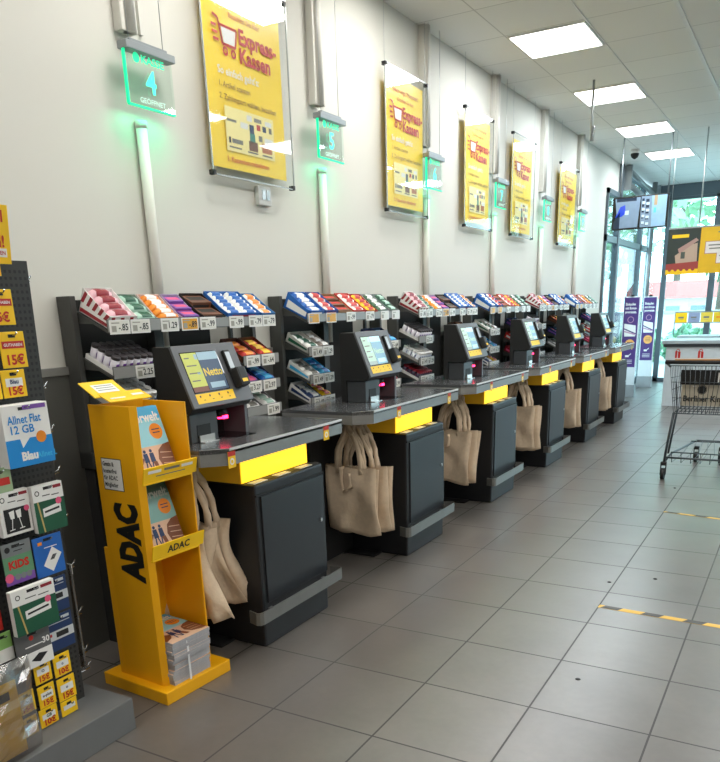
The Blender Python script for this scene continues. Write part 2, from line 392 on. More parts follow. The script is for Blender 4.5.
# ------------------------------------------------------------------ self-checkouts (built once at the first place, then copied)
KY = [.454 + 1.5115 * k for k in range(6)]
def kname(k): return ORD[k] + ' checkout'
def make_kiosk(left):
    k0 = KY[0]; root = empty('self_checkout', (-.60, k0 + .28, 0), '', 'self-checkout', 'self-checkouts in a row')
    Y0, Y1 = k0, k0 + .56
    c = MB().box(-.80, -.372, Y0, Y1, 0, .782, .012); cab = c.build('cabinet', DARK, root)
    d = MB().box(-.374, -.364, Y0 + .035, Y1 - .008, .215, .725, .003); door = d.build('door', DARK2, cab)
    MB().tube([(-.364, Y1 - .05, .50), (-.358, Y1 - .05, .50)], .010, 12).build('lock', STEEL_L, cab)
    MB().box(-.376, -.366, Y0 + .002, Y1 - .002, .729, .737).build('seam', BLACK, cab)
    s = MB(); s.m = 0
    for i in range(3): s.box(-.425, -.385, Y0 + .02 + .185 * i, Y0 + .12 + .185 * i, .782, .786, .001)
    s.m = 1
    for i in range(3): s.box(-.42, -.39, Y0 + .125 + .185 * i, Y0 + .195 + .185 * i, .782, .784)
    s.build('slot_plate', [mat('slot_label_white', 'dcdcd2', .3), BLACK], cab)
    MB().box(-.80, -.45, Y0 + .005, Y1 - .02, .782, .92).build('light_box', YSIDE, root)
    MB().box(-.4502, -.446, Y0 + .01, Y1 - .025, .784, .918).build('glowing_panel', YGLOW, root)
    # bumper rail, ends curved back
    A, Bq = Y0 - .115, Y1 + .05; z0, z1 = .165, .225; xr = -.30
    path = [(-.375, A + .015), (-.325, A), (xr - .008, A + .006), (xr, A + .025), (xr, Bq - .025), (xr - .008, Bq - .006), (-.325, Bq), (-.375, Bq - .015)]
    m = MB(); th = .006
    inner = []
    for i, (x, y) in enumerate(path):
        p0 = Vector(path[max(0, i - 1)]); p1 = Vector(path[min(len(path) - 1, i + 1)]); t = (p1 - p0).normalized(); inner.append((x - t.y * th, y + t.x * th))
    for i in range(len(path) - 1):
        m.prism([path[i], path[i + 1], inner[i + 1], inner[i]], 2, z0, z1)
    for y in (Y0 + .05, Y1 - .05): m.box(-.372, xr - .004, y - .012, y + .012, .18, .19)
    m.build('bumper_rail', mat('rail_steel', '8a8a86', .32, .8, var=.1), root)
    MB().box(-.93, -.56, Y0 - .10, Y0 + .01, 0, .012, .003).build('floor_plate', BLACK, root)
    # counter: folded steel tray
    C0, C1 = Y0 - left, Y1 + .12
    top = [(-.86, C0), (-.40, C0), (-.315, C0 + .085), (-.315, C1 - .01), (-.325, C1), (-.86, C1)]
    c = MB(); c.prism(top, 2, .968, .985); ct = c.build('counter', STEEL, root)
    f = MB(); lp = [(-.40, C0), (-.315, C0 + .085), (-.315, C1 - .01), (-.325, C1), (-.52, C1)]
    for i in range(len(lp) - 1):
        a, b = Vector(lp[i]), Vector(lp[i + 1]); t = (b - a).normalized(); nn = Vector((-t.y, t.x)) * .012
        f.prism([tuple(a), tuple(b), tuple(b + nn), tuple(a + nn)], 2, .918, .987)
    f.prism([(-.52, C1 - .012), (-.86, C1 - .012), (-.86, C1), (-.52, C1)], 2, .918, .968)
    f.prism([(-.40, C0), (-.40, C0 + .012), (-.86, C0 + .012), (-.86, C0)], 2, .918, .968)
    f.build('counter_edge', mat('counter_edge_steel', '8a8a88', .35, .4, var=.08, scale=50), ct)
    MB().box(-.3155, -.3135, C0 + .085, C1 - .01, .978, .989).build('rim_glint', mat('rim_glint', 'd6d6d4', .35, .2), ct)  # pale strip added to paint the glint along the counter's front edge
    MB().prism([(-.85, C0 + .02), (-.42, C0 + .02), (-.335, C0 + .1), (-.335, C1 - .02), (-.85, C1 - .02)], 2, .945, .967).build('underside', BLACK, ct)
    for y in (Y0 - .205, Y1 - .04):
        fr = Fr((-.3148, y - .024, .975), (0, 1, 0), (0, 0, -1)); g = MB(); g.m = 0; g.slab(fr, 0, 0, .048, .068, 0, .001); g.m = 1; g.rect(fr, 0, 0, .048, .02, .0015); g.m = 2; g.disc(fr, .024, .042, .014, .0016); g.m = 0; g.disc(fr, .024, .042, .008, .002)
        g.build('sticker', [YELC, RED, WHITE], ct)
    MB().box(-.80, -.775, Y0 - min(.45, left - .03), Y1 + .1, 0.012, .945).build('back_panel', BLACK, root)
    MB().tube([(-.76, Y0 - .27, .90), (-.56, Y0 - .27, .90), (-.54, Y0 - .27, .92)], .006, 8).tube([(-.65, Y0 - .27, .90), (-.65, Y0 - .27, .946)], .006, 8).build('bag_hook', STEEL_L, root)
    # terminal
    ta, tb = Y0 - .19, Y0 + .205
    prof = [(-.512, 1.135), (-.612, 1.383), (-.705, 1.383), (-.705, .986), (-.67, .986), (-.67, 1.112), (-.53, 1.112)]
    tm = MB().prism(prof, 1, ta, tb).build('terminal', BLACK, root)
    fr = Fr((-.60, ta - .004, 1.388), (0, 1, 0), (.1, 0, -.245)); Wb, Hb = .403, .272
    bz = MB().slab(fr, 0, 0, Wb, Hb, -.012, .0, .003).build('bezel', GREYPL, tm)
    # screen: part with its picture
    g = MB(); u0, u1, v0, v1 = .038, .262, .035, .205
    g.m = 0; g.slab(fr, u0 - .004, v0 - .004, u1 + .004, v1 + .004, -.002, .001)
    g.m = 1; g.rect(fr, u0, v0, u0 + .095, v1 - .022, .0016); g.m = 2; g.rect(fr, u0, v1 - .022, u0 + .095, v1, .0016)
    g.m = 3; g.rect(fr, u0 + .097, v0, u1, v1, .0016); g.m = 4; g.rect(fr, u0 + .097, v0 + .0, u1, v0 + .035, .0018); g.rect(fr, u0 + .115, v1 - .035, u1 - .015, v1 - .01, .0018)
    g.m = 5; g.text(fr, 'Netto', (u0 + .097 + u1) / 2, v0 + .105, .048, .002, .03, 'CENTER')
    g.m = 6
    for i, q in enumerate((.03, .06, .065, .05)): g.rect(fr, u0 + .012, v0 + .02 + i * .033, u0 + .012 + q, v0 + .025 + i * .033, .002)
    g.m = 7; g.rect(fr, u0 + .06, v0 + .085, u0 + .08, v0 + .095, .002); g.rect(fr, u0 + .075, v0 + .008, u0 + .094, v0 + .03, .0019)
    scr = g.build('screen', [SCREENBLK, S1['list'], S1['bar'], S1['blue'], S1['pale'], S1['yel'], INKG, S1['pale']], tm)
    g = MB(); g.slab(fr, .035, .213, .28, .255, 0, .001); g.m = 1
    for i in range(4): g.disc(fr, .06 + .06 * i, .225, .005, .002, 8); g.rect(fr, .075 + .055 * i, .24, .085 + .055 * i, .243, .002)
    g.build('instruction_strip', [YELC, INK], tm)
    r = MB(); r.slab(fr, .295, .04, .335, .14, 0, .018, .004); r.m = 1; r.slab(fr, .300, .05, .330, .125, .018, .0185)
    rd = r.build('card_reader', [BLACK, mat('reader_display', '9aa3a8', .25, emit=.25)], tm)
    r = MB(); r.slab(fr, .297, .128, .362, .215, 0, .05, .012); r.m = 1; r.slab(fr, .31, .185, .345, .20, .05, .0505); r.build('keypad_hood', [BLACK, YELC], rd)
    pr = MB().box(-.67, -.545, ta + .01, ta + .185, .985, 1.108, .004); pr = pr.build('receipt_printer', mat('printer_grey', '3a3c3f', .45), tm)
    MB().box(-.546, -.543, ta + .05, ta + .135, 1.005, 1.06).build('slot', BLACK, pr)
    MB().box(-.54, -.535, ta + .055, ta + .15, .985, 1.015).box(-.54, -.51, ta + .055, ta + .15, .9852, .988).build('receipt_tray', mat('tray_silver', 'cfcfcc', .25, .6), pr)
    MB().box(-.67, -.54, tb - .02, tb, .985, 1.112).build('side_post', GREYPL, tm)
    sc = MB().lathe((-.60, ta + .27, 1.07), [(.012, .042), (.03, .035), (.036, .015), (.03, 0), (.016, -.004)], 16).build('scanner', BLACK, tm)
    MB().box(-.575, -.565, ta + .255, ta + .285, 1.06, 1.074).lathe((-.60, ta + .27, 1.058), [(.012, 0), (.012, .006)], 12).build('scanner_light', REDGLOW, sc)
    MB().box(-.66, -.47, ta + .22, ta + .36, .985, .9865).build('scan_window', SCREENBLK, ct)
    return root
def scr_mats(tag_, e, cols):
    return {k: mat('display_%s_%s' % (k, tag_), c, .5, emit=e, var=.04) for k, c in cols.items()}
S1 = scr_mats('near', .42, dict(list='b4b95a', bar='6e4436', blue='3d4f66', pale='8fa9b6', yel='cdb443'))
S2_GLARE = scr_mats('far', .75, dict(list='a9c4b4', bar='93a5a0', blue='7fa6b6', pale='b9d6dd', yel='a9c4b4'))  # paler colours paint in window light reflected on these screens
kiosk = make_kiosk(.59)          # five alike, the first one has a shorter counter
kiosks = [make_kiosk(.30)]
for k in range(1, 6):
    c = kiosk if k == 1 else copy_tree(kiosk); c.location.y = KY[k] + .28; kiosks.append(c)
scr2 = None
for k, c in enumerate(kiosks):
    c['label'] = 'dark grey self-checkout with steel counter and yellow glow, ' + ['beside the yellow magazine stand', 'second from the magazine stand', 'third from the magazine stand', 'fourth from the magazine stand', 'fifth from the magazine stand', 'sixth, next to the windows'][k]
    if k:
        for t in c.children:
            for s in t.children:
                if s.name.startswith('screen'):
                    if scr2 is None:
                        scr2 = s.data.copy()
                        for i, m in enumerate((SCREENBLK, S2_GLARE['list'], S2_GLARE['bar'], S2_GLARE['blue'], S2_GLARE['pale'], S2_GLARE['yel'], INKG, S2_GLARE['pale'])): scr2.materials[i] = m
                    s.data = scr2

# ------------------------------------------------------------------ candy shelves
TH = math.radians(25); LS = .19
def tagmesh(m, fr, txt, yellow=False):
    w, h = .114, .058
    m.m = 1; m.slab(fr, -w / 2, 0, w / 2, h, 0, .002); m.m = 4 if yellow else 5; m.rect(fr, -w / 2 + .006, .005, w / 2 - .006, h - .005, .0024)
    m.m = 2
    if txt: m.text(fr, txt, w / 2 - .01, h - .015, .038, .003, .02, 'RIGHT', .95)
    m.m = 6; m.rect(fr, -w / 2 + .010, .010, -.002, .015, .003); m.rect(fr, -w / 2 + .010, .024, -w / 2 + .036, h - .010, .003)
TAGM = [RAILPL, WHITE, INK, YELC, mat('tag_yellow_face', 'd79a08', .4), mat('tag_face', 'dddbd2', .35, var=.03), mat('tag_smudge', '9a978c', .5)]
SHELF = {}
def shelf_board(root, name, y0, y1, ztag, tags, back=-1.06):
    """sloped shelf; ztag = bottom of price tags at its front edge; tags = [(y centre, text, yellow)]"""
    zf = ztag + .02; zb = zf + LS * math.sin(TH); xf = back + LS * math.cos(TH)
    m = MB(); m.prism([(back, zb), (xf, zf), (xf, zf - .012), (back, zb - .012)], 1, y0, y1)
    m.prism([(xf, zf - .012), (xf + .004, zf - .012), (xf + .004, zf + .042), (xf, zf + .042)], 1, y0, y1)
    for y in (y0, y1 - .002): m.prism([(back, zb - .012), (back + .09, zb - .012 - .09 * math.tan(TH)), (back, zb - .05)], 1, y, y + .002)
    sh = m.build(name, [SHELFGREY], root)
    rail = MB(); rail.box(xf + .004, xf + .007, y0, y1, zf - .008, zf + .04); rail.build('tag_rail', RAILPL, sh)
    for (yc, t, yl) in tags:
        g = MB(); tagmesh(g, Fr((xf + .008, yc, zf + .04), (0, 1, 0), (0, 0, -1)), t, yl); g.build('price_tag', TAGM, sh)
def SP(u, y, n, ztag, back=-1.06):
    zb = ztag + .02 + LS * math.sin(TH)
    return (back + u * math.cos(TH) + n * math.sin(TH), y, zb - u * math.sin(TH) + n * math.cos(TH))
TOPZ = 1.438
LOWZ = (1.245, 1.085, .95)
SIDZ = (1.235, 1.10, .965)
def make_candy_shelf(kind):
    y0 = KY[0] - .284; root = empty('candy_shelf', (-1.09, y0 + .63, 0), '', 'shelf', 'candy shelves behind the self-checkouts')
    for y in (y0, y0 + 1.235): MB().box(-1.135, -1.05, y, y + .03, .86, 1.60, .003).build('side_panel', SHELFGREY, root)
    MB().box(-1.125, -1.10, y0 + .03, y0 + .93, .90, 1.585).build('back_panel', DEEP, root)
    MB().box(-1.10, -1.05, y0 + .47, y0 + .53, .93, 1.50, .004).build('upright_post', SHELFGREY, root)
    MB().box(-1.135, -1.04, y0, y0 + 1.265, .86, .935, .003).build('bottom_bar', SHELFGREY, root)
    MB().box(-1.12, -1.06, y0 + .01, y0 + 1.255, 0, .86).build('lower_panel', DEEP, root)
    MB().box(-1.11, -1.09, y0 + 1.09, y0 + 1.11, .93, 1.58).build('side_upright', SHELFGREY, root)
    a = kind == 0
    if a: tt = [(.062, '-.85', 0), (.182, '-.85', 0), (.365, '1.29', 0), (.50, '-.89', 1), (.63, '-.99', 0), (.85, '-.99', 0), (1.01, '-.79', 0), (1.13, '-.79', 0)]
    else: tt = [(.065, '', 1), (.26, '', 1), (.50, '-.99', 0), (.75, '-.79', 0), (.96, '', 0), (1.125, '', 0)]
    f = 1.18 / .89
    b = y0 + .035
    shelf_board(root, 'top_shelf', b, b + 1.19, TOPZ, [(b + y, t, yl) for y, t, yl in tt])
    for i, z in enumerate(LOWZ):
        shelf_board(root, 'lower_shelf', b, b + .27, z, [(b + .18, '2.25', 0)] if (a and i < 1) else [(b + .085, '1.49', 0), (b + .207, '1.29', 0)])
    for i, z in enumerate(SIDZ):
        shelf_board(root, 'side_shelf', b + .89, b + 1.20, z, [(b + .965, '-.99' if i < 1 else '3.27', 0), (b + 1.10, ('-.64', '2.97', '1.99')[i], 0)] if i < 2 else [(b + 1.12, '1.99', 0)])
    return root
cs = [make_candy_shelf(0), make_candy_shelf(1)]
cs[1].location.y += KY[1] - KY[0]
shelves = cs[:]
for k in range(2, 6):
    c = copy_tree(cs[k % 2]); c.location.y = cs[0].location.y + KY[k] - KY[0]; shelves.append(c)
for k, c in enumerate(shelves): c['label'] = 'dark grey sloped candy shelf behind the %s self-checkout counted from the magazine stand' % ORD[k]

# ---- products
def tray_mesh(name, L, Wd, Hb, Hf, mats, stripes=False, band=None):
    m = MB(); t = .003
    m.box(0, L, 0, Wd, 0, t)
    for y in (0, Wd - t): m.prism([(0, 0), (L, 0), (L, Hf), (L * .75, Hf * 1.1), (0, Hb)], 1, y, y + t)
    m.box(0, t, 0, Wd, 0, Hb); m.box(L - t, L, 0, Wd, 0, Hf)
    fl = Fr((0, -.0005, 0), (1, 0, 0), (0, 0, 1)); ff = Fr((L, 0, 0), (0, 1, 0), (0, 0, -1))
    # left side frame: u along slope, v upwards
    if stripes:
        m.m = 1
        for i in range(5):
            u = L * .2 * i; hh = Hb + (Hf - Hb) * (u / L)
            m.add([(u, -.0008, hh * .45), (u + .018, -.0008, hh * .45), (u + .034, -.0008, hh * .95 - .008), (u + .016, -.0008, hh * .98 - .006)], [(0, 1, 2, 3)])
        m.add([(.005, -.0008, .006), (L - .005, -.0008, .006), (L - .005, -.0008, Hf * .35), (.005, -.0008, Hf * .42)], [(0, 1, 2, 3)])
        for i in range(3): m.rect(ff, .01 + i * Wd / 3, -Hf * .9, .03 + i * Wd / 3, -Hf * .15, .0008)
    elif band:
        m.m = 1; m.add([(L * .1, -.0008, .012), (L * .92, -.0008, .012), (L * .92, -.0008, Hf * .7), (L * .1, -.0008, Hb * .6)], [(0, 1, 2, 3)])
        m.rect(ff, Wd * .15, -Hf * .8, Wd * .85, -Hf * .25, .0008)
    return m.build(name, mats, local=True)
def pouch(L, Wd, Hh, mats, seed=0):
    """soft wrapped packet with crimped ends along y"""
    rr = random.Random(seed); m = MB(); ny, nx = 8, 8; vs = []
    for j in range(ny + 1):
        t = j / ny; pz = max(.12, min(1, math.sin(PI * t) * 2.2)); wx = 1 if 0 < j < ny else .96
        for i in range(nx):
            a = 2 * PI * i / nx + PI / 8
            cx = math.copysign(abs(math.cos(a)) ** .6, math.cos(a)); cz = math.copysign(abs(math.sin(a)) ** .6, math.sin(a))
            vs.append((L / 2 + cx * L / 2 * wx, t * Wd, Hh / 2 + cz * Hh / 2 * pz * (1 - .12 * rr.random())))
    for j in range(ny):
        m.m = 1 if 2 <= j <= 4 else 0
        m.add([], []) ;
    b = 0; m.v = vs
    for j in range(ny):
        for i in range(nx):
            m.f.append((j * nx + i, (j + 1) * nx + i, (j + 1) * nx + (i + 1) % nx, j * nx + (i + 1) % nx)); m.mi.append(1 if 2 <= j <= 5 and i in (0, 1, 2, 3) else 0); m.sm.append(True)
    m.f += [tuple(range(nx)), tuple(range((ny + 1) * nx - 1, ny * nx - 1, -1))]; m.mi += [0, 0]; m.sm += [False, False]
    return m.build('candy_packet', mats, local=True)
def carton(L, Wd, Hh, mats):
    m = MB(); m.box(0, L, 0, Wd, 0, Hh, .002); m.m = 1
    m.rect(Fr((0, 0, Hh), (0, 1, 0), (1, 0, 0)), Wd * .12, L * .2, Wd * .88, L * .7, .0006); m.rect(Fr((L, 0, Hh), (0, 1, 0), (0, 0, -1)), Wd * .1, Hh * .2, Wd * .9, Hh * .75, .0006)
    return m.build('candy_carton', mats, local=True)
def can(r, h, mats):
    m = MB(); m.lathe((0, 0, 0), [(r * .92, 0), (r, .003), (r, h * .8)], 14); m.m = 1; m.lathe((0, 0, 0), [(r, h * .8), (r * 1.03, h * .81), (r * 1.03, h * .97), (r * .95, h)], 14)
    m.m = 2; fr = Fr((r + .0004, -r * .5, h * .6), (0, 1, 0), (0, 0, -1)); m.rect(fr, 0, 0, r, h * .35, .0006)
    return m.build('gum_can', mats, local=True)
ROT = (0, TH, 0)
PROTO = {}
def place(proto_key, maker, loc, label, cat, group, rot=ROT, name=None):
    """first use links the prototype itself, later uses copies sharing its mesh"""
    if proto_key not in PROTO: o = PROTO[proto_key] = maker()
    else:
        o = PROTO[proto_key].copy(); COL.objects.link(o)
    o.location = loc; o.rotation_euler = rot
    return tag(o, label, cat, group)
# (name, width, tray mats, stripes, back height, front height, packet kind, packet mats, rows, label colour, packet words)
TA = [('striped', .155, (WHITE, DKRED), True, .095, .05, 'p', (PALEP, DKRED), 4, 'white tray with dark red stripes', 'pink and white candy packet'),
      ('mint', .135, (mat('tray_grey_green', '8f9a8f', .5), WHITE), False, .07, .03, 'p', (MINT, GREEN), 3, 'grey green tray', 'pale mint candy packet'),
      ('redwhite', .14, (mat('tray_white_red', 'e2c9c4', .5), RED), False, .07, .025, 'p', (ORANGE, WHITE), 5, 'white and red open tray', 'orange and white candy packet'),
      ('violet', .12, (mat('tray_lilac', 'b7a6c4', .5), VIOLET), False, .07, .03, 'c', (VIOLET, PINK), 3, 'lilac tray', 'violet candy carton'),
      ('black', .165, (mat('tray_black', '1e1a18', .5), DKRED), False, .075, .04, 'c', (BROWN, INK), 2, 'black tray with brown inside', 'brown chocolate carton'),
      ('blue', .275, (BLUE, DKRED), False, .085, .05, 'p', (WHITE, BLUE), 6, 'wide blue tray', 'white and blue chocolate bar'),
      ('blueorange', .125, (mat('tray_blue', '2f6fae', .5), ORANGE), False, .075, .045, 'p', (WHITE, ORANGE), 4, 'small blue tray with orange edge', 'white and orange chocolate bar')]
TB = [('bluewhite', .17, (BLUE, WHITE), False, .085, .05, 'p', (BLUE, WHITE), 4, 'blue tray with white print', 'blue and white candy bar'),
      ('bluered', .15, (mat('tray_royal', '2a4f9c', .5), RED), False, .085, .05, 'p', (WHITE, RED), 4, 'royal blue tray', 'red and white candy bar'),
      ('tan', .17, (mat('tray_tan', 'a9805a', .5), BROWN), False, .075, .04, 'c', (BROWN, RED), 3, 'tan tray', 'brown and red chocolate carton'),
      ('red', .17, (RED, WHITE), False, .08, .045, 'p', (WHITE, RED), 4, 'bright red tray', 'white candy bar with red band'),
      ('redyellow', .15, (mat('tray_crimson', 'a3222c', .5), YELC), False, .075, .04, 'p', (YELC, RED), 4, 'crimson and yellow tray', 'yellow and red candy bag'),
      ('grey', .16, (mat('tray_grey', '9c9aa0', .5), VIOLET), False, .075, .035, 'p', (mat('pack_dark_green', '2c5a35', .4), WHITE), 4, 'grey tray', 'dark green candy packet'),
      ('greengrey', .13, (mat('tray_grey_two', '7f8583', .5), GREEN), False, .075, .04, 'p', (GREEN, MINT), 3, 'slate grey tray', 'green and mint candy packet')]
for k in range(6):
    yb = KY[k] - .284 + .04
    where = 'top shelf behind the ' + kname(k); HS = 1.1
    y = yb + .005
    for (nm, wd, tm, st, hb, hf, pk, pm, rows, cl, pw) in (TA if k % 2 == 0 else TB):
        if k >= 4: rows = min(rows, 3)
        place('tray' + nm, lambda: tray_mesh('candy_tray', .178, wd, hb * HS, hf * HS, tm, st, not st), SP(.003, y, .0005, TOPZ), '%s on the %s' % (cl, where), 'candy tray', 'candy trays on the ' + where)
        L = .165 / rows
        ph = hb * .86
        two = wd > .2
        for i in range(rows):
            for q in range(2 if two else 1):
                ww = (wd - .012) / (2 if two else 1)
                po = place('pk%s%d' % (nm, rows), (lambda: pouch(L * .94, ww * .97, ph, pm, i)) if pk == 'p' else (lambda: carton(L * .94, ww * .97, ph * .8, pm)),
                      SP(.0085 + i * L, y + .006 + q * ww, .0045, TOPZ), '%s, %s, %s' % (pw, cl, kname(k)), 'candy', '%s in the %s of the %s' % (pw, cl, kname(k)))
                po.scale = (1, 1, 1.32 - .5 * i / max(1, rows - 1))
        y += wd + .0105
    # lower shelves
    for i, z in enumerate(LOWZ):
        wh = '%s shelf left of the screen, %s' % (('highest', 'middle', 'bottom')[i], kname(k))
        if k % 2 == 0:
            r, h = .019, (.072, .066, .056)[i]
            mm = [(mat('can_white', 'd8d4dc', .35), mat('can_lid_black', '3a3638', .4), VIOLET), (mat('tub_white', 'e0e4ea', .35), WHITE, BLUE), (mat('tub_dark', '3b2a44', .4), DKRED, PINK)][i]
            wd_ = ('white gum can with dark lid', 'white and blue gum tub', 'dark violet candy tub')[i]
            place('gt%d' % i, lambda: tray_mesh('gum_tray', .175, .245, .022, .018, ([WHITE, mat('tray_dull', 'a8a49f', .5)][i % 2], (VIOLET, BLUE, PINK)[i])), SP(.003, yb + .004, .0005, z), '%s gum tray on the %s' % (('white', 'grey', 'pale')[i], wh), 'candy tray', 'trays on the lower shelves of the ' + kname(k))
            for a in range(4 if k < 4 else 2):
                for b_ in range(6):
                    place('can%d' % i, lambda: can(r, h, mm), SP(.030 + a * .0405, yb + .027 + b_ * .0395, .0045, z), '%s on the %s' % (wd_, wh), 'gum can', '%s on the %s' % (wd_, wh))
        else:
            spec = [[('lgr', .13, (mat('tray_pale', 'b9b6ae', .5), GREEN), (WHITE, GREEN), 'pale tray with green bags'), ('lgr2', .115, (mat('tray_pale', 'b9b6ae', .5), BROWN), (mat('pack_taupe', '8d8479', .5), WHITE), 'pale tray with taupe bags')],
                    [('lbl', .13, (WHITE, SKYB), (WHITE, INKG), 'white tray with white packs'), ('lbl2', .115, (SKYB, WHITE), (SKYB, BLUE), 'sky blue tray')],
                    [('lnv', .13, (WHITE, NAVY), (NAVY, WHITE), 'white and navy tray'), ('lye', .115, (NAVY, YELC), (YELC, RED), 'navy tray with yellow packs')]][i]
            yy = yb + .003
            for (kn, wd, tm, pm, cl) in spec:
                place('t' + kn, lambda: tray_mesh('candy_tray', .175, wd, .055, .03, tm, False, True), SP(.003, yy, .0005, z), '%s on the %s' % (cl, wh), 'candy tray', 'trays on the lower shelves of the ' + kname(k))
                for a in range(3):
                    place('p' + kn, lambda: pouch(.05, wd - .014, .045, pm, a), SP(.009 + a * .0535, yy + .007, .0045, z), 'packet in the %s, %s' % (cl, wh.replace(' of the', ',').replace(' by the', ',')), 'candy', 'packets in the %s on the %s' % (cl, wh))
                yy += wd + .008
    for i, z in enumerate(SIDZ):
        wh = '%s side shelf of the %s' % (('upper', 'middle', 'bottom')[i], kname(k))
        specs = [[('sbr', .14, (mat('tray_choc', '4a2a1c', .5), BROWN), (RED, ORANGE), 'brown tray with red bars'), ('sbr2', .14, (mat('tray_choc2', '5a3220', .5), ORANGE), (RED, YELC), 'dark brown tray with red cartons')],
                 [('sbl', .14, (NAVY, VIOLET), (VIOLET, PINK), 'navy tray with violet packs'), ('sbl2', .14, (mat('tray_ink', '20304a', .5), SKYB), (BLUE, SKYB), 'ink blue tray')],
                 [('swh', .14, (mat('tray_smoke', '8e8e8c', .5), WHITE), (WHITE, INKG), 'smoke grey tray with white packs'), ('swh2', .14, (mat('tray_smoke2', '77777a', .5), WHITE), (WHITE, MINT), 'dull grey tray with white tubs')]]
        if k % 2: specs = [specs[1], [('srd', .14, (RED, WHITE), (RED, WHITE), 'red tray'), ('srd2', .14, (WHITE, RED), (WHITE, RED), 'white tray with red packs')], [('spk', .14, (DKRED, PINK), (PINK, RED), 'dark red tray with pink packs'), ('spk2', .14, (PALEP, DKRED), (RED, PINK), 'pale pink tray')]]
        yy = KY[k] - .284 + .035 + .895
        for (kn, wd, tm, pm, cl) in specs[i]:
            place('t' + kn, lambda: tray_mesh('candy_tray', .175, wd, .055, .03, tm, False, True), SP(.003, yy, .0005, z), '%s on the %s' % (cl, wh), 'candy tray', 'trays on the side shelves of the ' + kname(k))
            for a in range(3):
                place('p' + kn, lambda: pouch(.05, wd - .014, .043, pm, a), SP(.009 + a * .0535, yy + .007, .0045, z), 'packet in the %s, %s' % (cl, wh.replace(' of the', ',').replace(' by the', ',')), 'candy', 'packets in the %s, %s' % (cl, wh))
            yy += wd + .012

# ------------------------------------------------------------------ tote bags
def tote_meshes(seed, crumple=0.):
    rr = random.Random(seed); nu, nv = 12, 14; W, Hh = .36, .40
    ph = [rr.uniform(0, 6.28) for _ in range(8)]
    def P(i, j, side):
        s = i / nu * 2 - 1; t = j / nv
        gather = 1 - crumple * (.55 * (1 - t) ** 1.2 + .25 * math.sin(PI * t) * math.sin(ph[6]) ** 2)
        x = s * W / 2 * gather * (1 + .02 * math.sin(5 * t + ph[0]))
        edge = (1 - abs(s) ** 4) * (1 - t ** 6)
        y = side * (.003 + .010 * edge) + .006 * math.sin(6 * s + 4 * t + ph[1]) + .011 * math.sin(3 * s - 5 * t + ph[2]) * (.4 + t) + .004 * math.sin(11 * s + 9 * t + ph[3]) + .004 * math.sin(5 * s - 13 * t + ph[4]) * (1 - abs(s) ** 3)
        y += crumple * (.035 * math.sin(9 * s + 3 * t + ph[3]) + .02 * math.sin(14 * s - 6 * t + ph[4]))
        z = -.27 - t * Hh + .012 * s * s + .010 * math.sin(4 * s + ph[5]) * t - .012 * math.sin(ph[6]) * s * t
        x += crumple * .04 * math.sin(4 * t + ph[7])
        return (x, y, z)
    m = MB(); n = nu + 1
    f = [P(i, j, -1) for j in range(nv + 1) for i in range(n)]; b = [P(i, j, 1) for j in range(nv + 1) for i in range(n)]
    q = n * (nv + 1); fs = []
    for j in range(nv):
        for i in range(nu):
            a = j * n + i; fs += [(a, a + n, a + n + 1, a + 1), (q + a, q + a + 1, q + a + n + 1, q + a + n)]
    for j in range(nv):
        a = j * n; fs += [(a, q + a, q + a + n, a + n)]; a = j * n + nu; fs += [(a, a + n, q + a + n, q + a)]
    a = nv * n
    for i in range(nu): fs.append((a + i, q + a + i, q + a + i + 1, a + i + 1))
    m.add(f + b, fs, True)
    hs = []
    for sd in (-1, 1):
        h = MB(); path = []; N = 16
        gw = .09 * (1 - .5 * crumple)
        for i in range(N + 1):
            a = PI * i / N; s = -math.cos(a); t = math.sin(a)
            path.append((gw * s * (1 - .75 * t ** 1.5) + .008 * math.sin(7 * a + ph[0] + sd), sd * (.010 * (1 - t)) + .012 * math.sin(3 * a + ph[1]) * t, -.30 + .305 * t ** .8))
        h.ribbon(path, [Vector((math.sin(PI * i / N) * .0 + (1 if abs(-math.cos(PI * i / N)) > .3 else .55), .5, 0)).normalized() for i in range(N + 1)], .026, .003)
        hs.append(h)
    # loose strap hanging down the front
    h = MB(); path = [(-.05 + .004 * math.sin(i), -.022 - .006 * math.sin(i * .8), -.26 - .022 * i) for i in range(7)] + [(-.03 + .05 * t, -.03, -.405 + .02 * math.sin(PI * t)) for t in (0, .3, .6)] + [(.015 + .004 * math.sin(i), -.024, -.38 + .022 * i) for i in range(5)]
    h.ribbon(path, (.8, .6, 0), .022, .003); hs.append(h)
    return m, hs
tp = []
for s in range(4):
    for cr in (0., .62): 
        m, hs = tote_meshes(11 + s, cr); tp.append((m, hs))
def make_tote(i, loc, rot, label, group):
    m, hs = tp[i % 8]
    if ('tote', i) not in PROTO:
        r = empty('tote_bag', loc, label, 'bag', group, rot=rot)
        m.build('body', CANVAS, r, local=True)
        for j, h in enumerate(hs): h.build('handle' if j < 2 else 'loose_strap', CANVAS, r, local=True)
        PROTO[('tote', i)] = r
    else:
        r = copy_tree(PROTO[('tote', i)]); r.location = loc; r.rotation_euler = rot; tag(r, label, 'bag', group)
    return r
